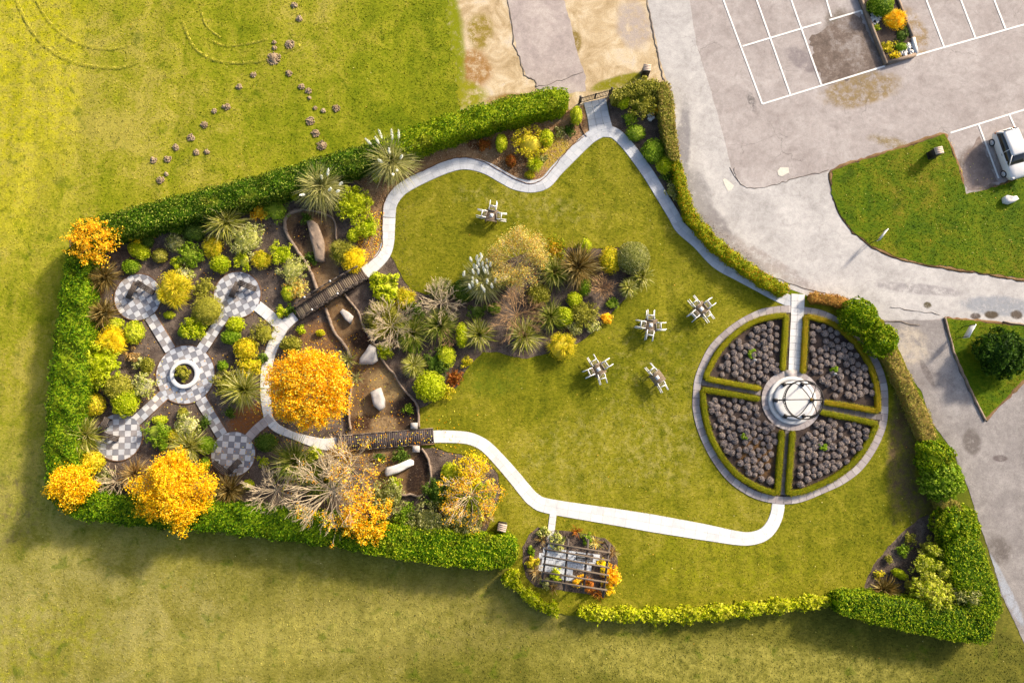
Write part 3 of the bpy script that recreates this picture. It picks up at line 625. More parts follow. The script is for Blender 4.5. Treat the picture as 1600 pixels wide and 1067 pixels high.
# ================================================================ foliage generators (all local, base at the origin)
def unit(v): return v / (np.linalg.norm(v, axis=1)[:, None] + 1e-9)
def add_leaves(ma, pos, nrm, size, rs, aspect=.5, spread=.8):
    n = len(pos); size = np.broadcast_to(size, (n,)) * rs.uniform(.7, 1.3, n)
    nr = unit(nrm + rs.randn(n, 3) * spread)
    u = unit(np.cross(nr, rs.randn(n, 3))); w = np.cross(nr, u)
    a = u * (size / 2)[:, None]; b = w * (size * aspect / 2)[:, None]
    v = np.stack([pos - a, pos - b, pos + a, pos + b], 1).reshape(-1, 3)
    ma.add(v, np.arange(4 * n).reshape(-1, 4))
def lumpf(d, rs, fr=3.0):
    o = np.zeros(len(d))
    for k in range(4):
        kv = rs.randn(3) * fr * (1 + .5 * k); o += np.sin(d @ kv + rs.rand() * 6.28) / (1 + .6 * k)
    return o / 2.2
def dome_pts(n, rs, zmin=-.25):
    z = rs.uniform(zmin, 1, n); t = rs.rand(n) * 2 * pi; r = np.sqrt(1 - z * z)
    return np.stack([r * np.cos(t), r * np.sin(t), z], 1)
def core(ma, r, h, k, rs, rx=1.0, lump=.1, cz=.45):
    nu, nv = 16, 8; th = np.arange(nu) * 2 * pi / nu; ph = np.linspace(-.45, 1.0, nv) * pi / 2
    d = np.array([(cos(p) * cos(t), cos(p) * sin(t), sin(p)) for p in ph for t in th])
    v = d * np.array([r * rx, r / rx, h * (1 - cz)]) * k * (1 + lump * lumpf(d, rs))[:, None]; v[:, 2] += h * cz
    i = np.arange(nv - 1)[:, None] * nu; j = np.arange(nu)[None, :]; kk = (j + 1) % nu
    ma.add(v, np.stack([i + j, i + kk, i + nu + kk, i + nu + j], -1).reshape(-1, 4))
def g_ball(r, h, rs, leaf=.125, lump=.15, rx=1.0, dens=230, rough=.75, fr=6.5):
    """clipped dome: leaves packed on a bumpy shell"""
    ma = MA(); n = int(2 * pi * r * max(h * .6, r) * dens * 1.15); d = dome_pts(n, rs)
    l = lumpf(d, rs, fr); rad = 1 + lump * l + rs.uniform(-.07, .03, n)
    R3 = np.array([r * rx, r / rx, h * .55]); p = d * R3 * rad[:, None]; p[:, 2] += h * .45
    add_leaves(ma, p, unit(d / R3), leaf, rs, .55, rough); core(ma, r, h, .86, rs, rx, lump * .4)
    return ma
def g_loose(r, h, rs, leaf=.15, rx=1.0, dens=1.0, crad=.26, stems=True):
    """open leafy shrub: many small rosettes over an uneven crown"""
    ma = MA(); nc = int(max(7, 26 * (r / .8) ** 2 * dens * (.3 / (crad + .04)))); d = dome_pts(nc, rs, -.1)
    rad = rs.uniform(.45, 1.02, nc) ** .6 * (1 + .18 * lumpf(d, rs, 3)); c = d * np.array([r * rx, r / rx, h * .5]) * rad[:, None]; c[:, 2] += h * .5
    k = 26; cr = crad * rs.uniform(.7, 1.25, nc)
    dd = dome_pts(nc * k, rs, -.2); cc = np.repeat(c, k, 0); p = cc + dd * np.repeat(cr, k)[:, None] * np.array([1, 1, .7]) * rs.uniform(.4, 1, nc * k)[:, None]
    add_leaves(ma, p, dd + np.array([0, 0, .5]), leaf, rs, .5, .55); core(ma, r, h * .85, .62, rs, rx, .25)
    return ma
def blades(ma, base, dirs, L, w, rs, droop=.9, seg=4, bend=0.12):
    n = len(base); L = np.broadcast_to(L, (n,)); t = np.linspace(0, 1, seg + 1)
    side = unit(np.cross(dirs, np.array([0, 0, 1.0])) + rs.randn(n, 3) * .15)
    pts = base[:, None, :] + dirs[:, None, :] * (L[:, None] * t[None, :])[:, :, None]
    pts[:, :, 2] -= (droop * rs.uniform(.4, 1.6, n) * L)[:, None] * t[None, :] ** 2.2
    pts += (side * (rs.randn(n) * bend * L * .5)[:, None])[:, None, :] * (t ** 2)[None, :, None]
    ww = w * np.array([.7, 1, .9, .6, .06])[:seg + 1] if seg == 4 else w * (1 - .95 * t ** 2)
    a = pts - side[:, None, :] * ww[None, :, None] / 2; b = pts + side[:, None, :] * ww[None, :, None] / 2
    v = np.stack([a, b], 2).reshape(-1, 3); i = (np.arange(n) * (seg + 1) * 2)[:, None] + np.arange(seg)[None, :] * 2
    ma.add(v, np.stack([i, i + 1, i + 3, i + 2], -1).reshape(-1, 4))
def g_spiky(r, h, rs, n=360, w=.056, up=.25):
    """rosette of arching sword leaves"""
    ma = MA(); n = int(n * max(.5, min(1.7, r / 1.2))); t = rs.rand(n) * 2 * pi; el = R(8) + rs.rand(n) ** .8 * R(75)
    d = np.stack([np.cos(t) * np.cos(el), np.sin(t) * np.cos(el), np.sin(el)], 1)
    r = r * 1.10
    Ln = r * rs.uniform(.5, 1.2, n) / np.maximum(.6, np.cos(el)); Ln = np.minimum(Ln, 1.4 * r)
    b = np.stack([np.cos(t) * .06, np.sin(t) * .06, np.full(n, h * up)], 1) + rs.randn(n, 3) * np.array([.05, .05, .03])
    blades(ma, b, d, Ln, w, rs, .35, bend=.35); ma.tube([(0, 0, 0), (0, 0, h * up + .05)], [.12, .08], 6)
    return ma
def g_palm(r, h, rs):
    ma = MA(); n = 320; d = dome_pts(n, rs, -.1); blades(ma, np.tile((0, 0, h * .62), (n, 1)) + rs.randn(n, 3) * .04, d, r * rs.uniform(.85, 1.1, n), .055, rs, .22)
    ma.tube([(0, 0, 0), (0, 0, h * .65)], [.14, .10], 7); return ma
def g_feather(r, h, rs, rx=1.0, dens=1.0, w=.05):
    """threadleaf conifer: drooping thin sprays from a mounded surface"""
    ma = MA(); nm_ = 7 + int(r * 5); dm = dome_pts(nm_, rs, .0); cm = dm * np.array([r * rx * .62, r / rx * .62, h * .35]) * rs.uniform(.6, 1.05, (nm_, 1)); cm[:, 2] += h * .42
    n = int((620 * r * r * dens + 90) / nm_); c_ = np.repeat(cm, n, 0); d = dome_pts(nm_ * n, rs, -.15); rr = r * .40 * np.repeat(rs.uniform(.75, 1.25, nm_), n)
    dd = unit(d + np.repeat(dm, n, 0) * .5 + np.array([0, 0, .25]) + rs.randn(nm_ * n, 3) * .25); blades(ma, c_, dd, rr * 1.25 * rs.uniform(.7, 1.2, nm_ * n), w, rs, .5, 3); n *= nm_
    n2 = int(n * .9); d2 = dome_pts(n2, rs, 0); p = d2 * np.array([r * rx, r / rx, h * .5]) * (rs.uniform(.7, .98, n2))[:, None]; p[:, 2] += h * .45
    add_leaves(ma, p, d2, .13, rs, .3, .9); core(ma, r, h * .9, .7, rs, rx, .12); return ma
def branches(rs, r, h, n0=7, levels=3, rad=.045, rise=.6, split=3, zstart=.1):
    """spreading bare crown: returns (tube list, tips)"""
    out = []; tips = []
    def grow(p, d, L, rd, lv):
        pts = [p]; q = p.copy(); dd = d.copy()
        for k in range(3):
            dd = dd + rs.randn(3) * .12; dd /= np.linalg.norm(dd); q = q + dd * L / 3; pts.append(q.copy())
        out.append((np.array(pts), np.array([rd, rd * .85, rd * .72, rd * .6]))); tips.append((q.copy(), lv))
        if lv < levels:
            for k in range(split + (rs.rand() < .4)):
                ow = q / (np.linalg.norm(q) + 1e-6); nd = dd * .8 + ow * .35 + rs.randn(3) * .34; nd /= np.linalg.norm(nd)
                j = pts[rs.randint(1, 4)] if k else pts[3]
                grow(np.array(j), nd, L * rs.uniform(.5, .82), rd * .58, lv + 1)
    for k in range(n0):
        t = 2 * pi * (k + rs.rand() * .7) / n0; rr = rise * rs.uniform(.5, 1.5)
        d = np.array([cos(t), sin(t), rr]); d /= np.linalg.norm(d); grow(np.array([.05 * cos(t), .05 * sin(t), zstart * h]), d, r * .48, rad, 1)
    return out, tips
def tubes_ma(lst, n=3, minr=.010):
    ma = MA()
    for p, rd in lst: ma.tube(p, np.maximum(rd, minr), n, False)
    return ma
def g_clusters(centres, rs, k, cr, leaf, flat=.7):
    ma = MA(); n = len(centres) * k; dd = unit(rs.randn(n, 3)); p = np.repeat(centres, k, 0) + rs.randn(n, 3) * np.repeat(cr * rs.uniform(.5, 1.3, len(centres)), k)[:, None] * .75 * np.array([1, 1, flat])
    add_leaves(ma, p, dd + np.array([0, 0, .6]), leaf, rs, .75, .7); return ma

USED = {}
def lab(l):
    if l in USED: print("DUPLICATE LABEL", l)
    USED[l] = 1; return l
_sd = [100]
def place(px, py, h, k=.55): return P(px, py, h * k)
def plant(kind, px, py, r, h, pal, label, group=None, rx=1.0, rot=0.0, **kw):
    _sd[0] += 1; rs = np.random.RandomState(_sd[0]); k = SCL(px, py) * (1 - .5 * h / H); r = r * k; x, y = place(px, py, h); rot = R(rot)
    loc = (x, y, 0); lab(label)
    if kind not in ('tree', 'bare', 'spiky', 'palm', 'tuft'): r *= {'feather': .98, 'ball': 1.05, 'egg': 1.05}.get(kind, 1.16)
    if kind not in ('tree', 'pampas', 'bare'): h *= .82
    def single(name, ma, cat, mat=None):
        o = ma.build(name, mat or LM(pal), None, loc=loc, rz=rot); return tag(o, label, cat, group)
    if kind == 'ball' and rx == 1.0 and r < 1.2: rx = rs.uniform(.86, 1.16)
    if kind == 'ball': return single("clipped_shrub", g_ball(r, h, rs, rx=rx, **kw), "shrub")
    if kind == 'egg': return single("conical_conifer", g_ball(r, h, rs, rx=rx, lump=.14, fr=7, **kw), "conifer")
    if kind == 'loose': return single("leafy_shrub", g_loose(r, h, rs, rx=rx, **kw), "shrub")
    if kind == 'feather': return single("threadleaf_conifer", g_feather(r, h, rs, rx=rx, **kw), "conifer")
    if kind == 'spiky': return single("flax_plant", g_spiky(r, h, rs, **kw), "flax plant")
    if kind == 'palm': return single("yucca_plant", g_palm(r, h, rs), "yucca")
    if kind == 'tuft': return single("grass_tuft", g_spiky(r, h, rs, n=90, w=.04), "grass tuft")
    if kind == 'pampas':
        t = empty("pampas_grass", loc, rot, label, "pampas grass", group)
        ma = MA(); n = 1100; r *= 1.1; th = rs.rand(n) * 2 * pi; el = R(15) + rs.rand(n) * R(62); d = np.stack([np.cos(th) * np.cos(el), np.sin(th) * np.cos(el), np.sin(el)], 1)
        blades(ma, rs.randn(n, 3) * np.array([.14, .14, .02]) + np.array([0, 0, h * .45]), d, r * rs.uniform(.8, 1.35, n), .045, rs, .38); ma.build("foliage", LM(pal), t)
        for (ox, oy, lx, ly, ln) in kw['plumes']:
            z = h * rs.uniform(.85, 1.1); bx, by = P(px + ox, py + oy, z); bx -= x; by -= y
            d = np.array([lx, -ly, 1.2 * math.hypot(lx, ly) + .3]); d /= np.linalg.norm(d); base = np.array([bx, by, z]); tip = base + d * ln * 1.35
            pm = MA(); q = rs.rand(150) ** .9; c = base + (tip - base) * q[:, None]; wd = .085 * np.sin(np.clip(q * .9 + .1, 0, 1) * pi) ** .6
            dirs = unit(rs.randn(150, 3)); add_leaves(pm, c + dirs * wd[:, None], dirs + d * .0, .13, rs, .3, .9)
            po = pm.build("plume", LM('white'), t)
            sm = MA(); sm.tube([(bx * .1, by * .1, .1), (bx * .6, by * .6, z * .6), (bx, by, z)], [.014, .012, .009], 4); sm.build("stalk", M['bark_bare'], po)
        return t
    if kind == 'bare':
        t = empty("bare_shrub", loc, rot, label, "bare shrub", group)
        lst, tips = branches(rs, r * 1.05, h, kw.get('n0', 9) + 7, kw.get('levels', 4), kw.get('rad', .028), kw.get('rise', .5), 3, .42)
        tubes_ma(lst).build("branches", M[kw.get('bark', 'bark_bare')], t)
        if kw.get('leafn'):
            cs = np.array([p for p, lv in tips if lv >= 3]); cs = cs[rs.permutation(len(cs))[:kw['leafn']]]
            bias = kw.get('bias')
            if bias is not None:
                sc = cs[:, 0] * bias[0] + cs[:, 1] * bias[1] + rs.randn(len(cs)) * r * .35; cs = cs[sc > 0]
            g_clusters(cs, rs, kw.get('k', 16), np.full(len(cs), kw.get('cr', .16)), kw.get('leafs', .11)).build("leaves", LM(pal), t)
        return t
    if kind == 'tree':
        t = empty("autumn_tree" if kw.get('autumn', True) else "small_tree", loc, rot, label, "tree", group)
        lst, tips = branches(rs, r * .95, h, 8, 3, .10 * max(.5, r / 3), .75, 3, .28); tb = tubes_ma(lst, 5)
        tb.tube([(0, 0, 0), (.03, 0, h * .15), (0, .02, h * .32)], [.13 * max(.6, r / 2.5), .11 * max(.6, r / 2.5), .09 * max(.6, r / 2.5)], 8); tb.build("trunk", M['trunk'], t)
        nc = int(kw.get('clumps', 60) * 2.6 * (r / 1.5) ** 2); r *= .98; d = dome_pts(nc, rs, -.15); rad = rs.uniform(.2, 1.0, nc) ** .5 * (1 + kw.get('lumpy', .38) * lumpf(d * np.array([1, 1, .4]), rs, 5.0))
        c = d * np.array([r * rx, r / rx, h * .36]) * rad[:, None]; c[:, 2] += h * .58 + lumpf(c, rs, 1.6) * .25
        g_clusters(c, rs, int(kw.get('k', 34) * .48), np.full(nc, kw.get('cr', .26) * .85), kw.get('leaf', .115)).build("crown", LM(pal), t)
        return t
def hedge(name, line, width, h, pal, label, cat="hedge", leaf=.15, dens=150, z0=0.0, lump=.07, k=6, closed=False, raw=False, group=None, seed=None, px_width=True, core_k=.9, fr=2.2):
    """line of (px,py) traced at hedge-top level; width in metres (scalar or list)"""
    _sd[0] += 1; rs = np.random.RandomState(seed or _sd[0])
    pl = np.array(line if raw else [P(a, b, h) for a, b in line]); pl = np.array(subdiv(smooth_line(pl, k), .25, False)); n = len(pl)
    seg = np.r_[0, np.cumsum(np.linalg.norm(np.diff(pl, axis=0), axis=1))]; L_ = seg[-1]
    wf = np.interp(seg / L_, np.linspace(0, 1, len(width)), width) if not np.isscalar(width) else np.full(n, float(width))
    tg = np.gradient(pl, axis=0); tg /= np.linalg.norm(tg, axis=1)[:, None] + 1e-9; nm = np.stack([-tg[:, 1], tg[:, 0]], 1)
    wm = wf.mean(); per = 2 * h + wm; cnt = int(L_ * per * dens)
    s_ = rs.rand(cnt) * L_; u = rs.rand(cnt) * per
    ph = rs.rand(6) * 6.28
    def surf(s_, u, shrink=1.0):
        cx = np.interp(s_, seg, pl[:, 0]); cy = np.interp(s_, seg, pl[:, 1]); nx = np.interp(s_, seg, nm[:, 0]); ny = np.interp(s_, seg, nm[:, 1]); w = np.interp(s_, seg, wf)
        e = np.minimum(s_, L_ - s_); w = w * np.sqrt(np.clip(1 - (1 - np.clip(e / (w * .5), 0, 1)) ** 2.6, .05, 1))
        ls = u < h; rt = u > h + wm
        off = np.where(ls, -w / 2, np.where(rt, w / 2, (u - h) / wm * w - w / 2)); z = np.where(ls, u, np.where(rt, 2 * h + wm - u, h))
        # rounded shoulders and slight batter
        off = off * np.where(ls | rt, 1.06 - .10 * z / h, 1.0); edge = np.clip((np.abs(off) / (w / 2 + 1e-6) - .72) / .28, 0, 1); z = z - np.where(ls | rt, 0, edge ** 2 * min(.16, h * .2))
        lm = np.sin(s_ * fr + ph[0] + np.sin(u * fr * 1.1 + ph[1])) * .5 + np.sin(s_ * fr * 2.7 + ph[2]) * np.sin(u * fr * 2.3 + ph[3]) * .5 + np.sin(s_ * fr * 6 + ph[4]) * np.sin(u * fr * 5.3 + ph[5]) * .45
        nzz = np.where(ls | rt, .15, 1.0); no = np.where(ls, -1.0, np.where(rt, 1.0, off / (w / 2 + 1e-6) * .3))
        m = lump * lm
        off = off * shrink + no * m; z = z * (1 if shrink == 1 else .97) + nzz * m - (0 if shrink == 1 else .06)
        return np.stack([cx + nx * off, cy + ny * off, z0 + np.maximum(z, .0)], 1), np.stack([nx * no, ny * no, nzz], 1)
    p, nv = surf(s_, u); ma = MA(); p += rs.randn(cnt, 3) * np.array([.045, .045, .05])
    add_leaves(ma, p, nv, leaf, rs, .5, .6)
    m1 = max(2, int(L_ / .2)); us = np.array([0, h * .5, h * .92, h + wm * .1, h + wm * .3, h + wm * .5, h + wm * .7, h + wm * .9, h + wm + h * .08, h + wm + h * .5, per - 1e-3])
    S_, U_ = np.meshgrid(np.linspace(.02, L_ - .02, m1), us, indexing='ij'); v, _ = surf(S_.ravel(), U_.ravel(), core_k)
    i = np.arange(m1 - 1)[:, None] * len(us); j = np.arange(len(us) - 1)[None, :]; nu = len(us)
    ma.add(v, np.stack([i + j, i + nu + j, i + nu + j + 1, i + j + 1], -1).reshape(-1, 4)); ma.add(v[:nu], [(0, a, a + 1) + (a + 1,) for a in []], [(0, a, a + 1) for a in range(1, nu - 1)]); ma.add(v[-nu:], None, [(0, a + 1, a) for a in range(1, nu - 1)])
    return tag(ma.build(name, LM(pal)), lab(label), cat, group)

# ================================================================ hedges
hedge("boundary_hedge", [(112, 374), (140, 360), (192, 347), (240, 334), (300, 319), (400, 293), (460, 275), (500, 262), (560, 245), (600, 230)], [1.9, 2.1, 2.0, 1.8], 2.0, 'hedge', "long clipped green hedge with pale leaf tips along the field above the chequered terraces", dens=170, lump=.13)
hedge("boundary_hedge", [(592, 236), (650, 214), (700, 196), (760, 178), (820, 163), (868, 152), (889, 152)], [1.8, 1.9, 1.9, 1.8], 2.0, 'brighthedge', "bright green clipped hedge above the tan bed ending at the iron gate", dens=150, lump=.13, leaf=.17)
hedge("boundary_hedge", [(150, 352), (128, 380), (115, 430), (110, 490), (106, 540), (104, 590), (98, 640), (92, 700), (94, 760), (104, 790)], [2.0, 1.7, 1.9, 2.3, 2.9, 2.3, 2.1, 2.0], 1.9, 'deephedge', "tall leafy hedge down the far left side of the garden", dens=160, lump=.2, leaf=.17)
hedge("boundary_hedge", [(96, 784), (160, 795), (240, 803), (330, 808), (420, 818), (500, 828), (580, 840)], [2.0, 1.9, 2.1, 2.2, 2.1], 1.7, 'deephedge', "dark green hedge along the lower left side beneath the two orange trees", dens=160, lump=.19, leaf=.17)
hedge("boundary_hedge", [(560, 838), (620, 848), (680, 855), (740, 862), (790, 864), (808, 866)], [2.2, 2.3, 2.5, 2.4, 2.3], 1.8, 'brighthedge', "bright green square cut hedge end beside the wooden litter bin on the lawn", dens=160, lump=.13, leaf=.17)
hedge("cordon_hedge", [(794, 893), (803, 912), (815, 924), (829, 934), (844, 946), (860, 953), (873, 952)], [1.1, .6, .45, .6, .75], .8, 'limehedge', "short lime green straggly hedge curving down left of the pergola", dens=150, lump=.27, leaf=.22, fr=2.7)
hedge("cordon_hedge", [(903, 958), (950, 960), (1000, 962), (1050, 963), (1110, 960), (1170, 954), (1230, 947), (1300, 940)], [.75, .7, .75, .75, .65, .6], .8, 'limehedge', "long low lime green straggly hedge along the bottom of the lawn", dens=160, lump=.27, leaf=.22, fr=2.7)
hedge("boundary_hedge", [(1310, 944), (1360, 951), (1420, 962), (1480, 972), (1530, 978), (1554, 976)], [1.4, 2.1, 2.3, 2.5, 2.7], 1.8, 'brighthedge', "smooth bright green hedge tapering to the left in the lower right corner", dens=190, lump=.07)
hedge("boundary_hedge", [(1505, 838), (1512, 870), (1524, 905), (1540, 940), (1551, 970)], [2.7, 2.9, 2.9, 2.5, 2.2], 1.85, 'brighthedge', "wide bright green hedge beside the grey side road in the lower right corner", dens=190, lump=.08)
hedge("boundary_hedge", [(1036, 128), (1041, 150), (1044, 180), (1049, 215), (1056, 250)], [1.1, 1.2, 1.0, .8], 1.3, 'mixhedge', "pale speckled green hedge between the driveway and the dark corner shrubs by the gate", dens=180)
hedge("boundary_hedge", [(958, 150), (975, 142), (1000, 136), (1030, 130)], .95, 1.5, 'olive', "olive green hedge along the top of the bed right of the iron gate", dens=180)
hedge("boundary_hedge", [(1056, 250), (1063, 275), (1070, 303), (1081, 335), (1100, 358), (1119, 380), (1154, 407), (1195, 436), (1232, 455)], [.8, .85, .95, 1.0, .95, 1.0], 1.0, 'redgold', "narrow yellow green hedge with red flecks between the curved path and the driveway", dens=190, leaf=.14, lump=.14, fr=4)
hedge("boundary_hedge", [(1268, 462), (1290, 466), (1312, 470), (1330, 476)], .8, .8, 'brownhedge', "low rusty brown hedge just right of the paved entrance to the round garden", dens=200, leaf=.12, lump=.1)
hedge("boundary_hedge", [(1390, 548), (1404, 570), (1414, 592), (1424, 615), (1437, 640), (1448, 668), (1458, 690)], [1.2, 1.1, 1.1, 1.3, 1.3], 1.1, 'mixhedge', "faded brown and green hedge between the round garden and the side road", dens=190, leaf=.13, lump=.1)
hedge("boundary_hedge", [(1474, 775), (1488, 792), (1498, 802)], 1.3, 1.2, 'mixhedge', "small faded yellow hedge piece between two dark green road side bushes", dens=190)

# ================================================================ box edging round the four rose beds
def boxhedge(pts, label):
    hedge("box_edging", pts, .40, .36, 'box', label, "hedge", leaf=.06, dens=700, z0=.09, lump=.012, k=3, group="box edgings of the round garden", core_k=.93)
boxhedge([c7(712, 552), c7(726, 350), c7(737, 165), c7(728, 152), c7(690, 154), c7(600, 168), c7(500, 200), c7(400, 262), c7(310, 340), c7(232, 440), c7(180, 535), c7(156, 596), c7(170, 610), c7(300, 637), c7(553, 684)], "low clipped box edging round the upper left quarter bed")
boxhedge([c7(857, 573), c7(869, 400), c7(880, 175), c7(890, 162), c7(930, 165), c7(1050, 200), c7(1150, 265), c7(1250, 360), c7(1330, 480), c7(1378, 600), c7(1400, 720), c7(1403, 835), c7(1390, 845), c7(1250, 818), c7(1010, 780)], "low clipped box edging round the upper right quarter bed")
boxhedge([c8(706, 335), c8(690, 560), c8(672, 775), c8(655, 786), c8(600, 775), c8(500, 732), c8(400, 672), c8(310, 580), c8(240, 480), c8(180, 350), c8(145, 200), c8(132, 55), c8(145, 42), c8(300, 66), c8(545, 108)], "low clipped box edging round the lower left quarter bed")
boxhedge([c8(783, 338), c8(768, 560), c8(752, 780), c8(770, 792), c8(850, 780), c8(950, 745), c8(1100, 670), c8(1230, 565), c8(1320, 445), c8(1370, 345), c8(1390, 300), c8(1380, 286), c8(1200, 245), c8(978, 200)], "low clipped box edging round the lower right quarter bed")

# ---- clipped lavender mounds, about seventy in each quarter
QUAD = {
 'upper left': [c7(700, 185), c7(600, 200), c7(500, 235), c7(420, 290), c7(330, 375), c7(255, 470), c7(205, 570), c7(330, 610), c7(540, 650), c7(600, 590), c7(690, 545)],
 'upper right': [c7(905, 200), c7(1000, 220), c7(1100, 280), c7(1200, 370), c7(1290, 490), c7(1345, 620), c7(1365, 790), c7(1180, 765), c7(1030, 735), c7(985, 640), c7(890, 560)],
 'lower left': [c8(175, 90), c8(330, 110), c8(520, 140), c8(570, 240), c8(670, 320), c8(655, 740), c8(590, 735), c8(480, 670), c8(380, 590), c8(290, 480), c8(220, 350), c8(185, 200)],
 'lower right': [c8(960, 240), c8(1180, 280), c8(1345, 310), c8(1320, 380), c8(1260, 480), c8(1160, 580), c8(1050, 650), c8(900, 710), c8(790, 740), c8(805, 560), c8(820, 350), c8(900, 300)]}
protos = []
for k in range(6):
    rs = np.random.RandomState(900 + k); ma = g_ball(.28, .30, rs, leaf=.085, lump=.24, dens=760, fr=5, rough=1.1); o = ma.build("lavender_mound", LM('heather')); protos.append(o)
first = [True] * 6; rs = np.random.RandomState(77); centre = np.array(P(*GC))
for qn, poly in QUAD.items():
    pw = PS(poly); xs = [p[0] for p in pw]; ys = [p[1] for p in pw]; got = []; tries = 0
    for i in range(-24, 24):
        for j in range(-24, 24):
            a_ = R({'upper left': 30, 'upper right': -28, 'lower left': -20, 'lower right': 24}[qn]); gx_, gy_ = (i + .5 * (j % 2)) * .565, j * .50
            p = centre + np.array((cos(a_) * gx_ - sin(a_) * gy_, sin(a_) * gx_ + cos(a_) * gy_)) + rs.randn(2) * .055; r_ = rs.uniform(.62, .98)
            if not inside(pw, p[:1], p[1:])[0] or np.linalg.norm(p - centre) < 2.5 or rs.rand() < .05: continue
            got.append((p, r_))
    got = got[:78]
    for p, r_ in got:
        k = rs.randint(6)
        if first[k]: o = protos[k]; first[k] = False
        else: o = protos[k].copy(); COL.objects.link(o)
        o.location = (p[0], p[1], .08); o.rotation_euler = (0, 0, rs.rand() * 6.28); o.scale = (r_, r_, r_ * rs.uniform(.8, 1.2))
        tag(o, "grey brown clipped lavender mound in the %s quarter of the round garden" % qn, "lavender", "lavender mounds in the %s quarter" % qn)

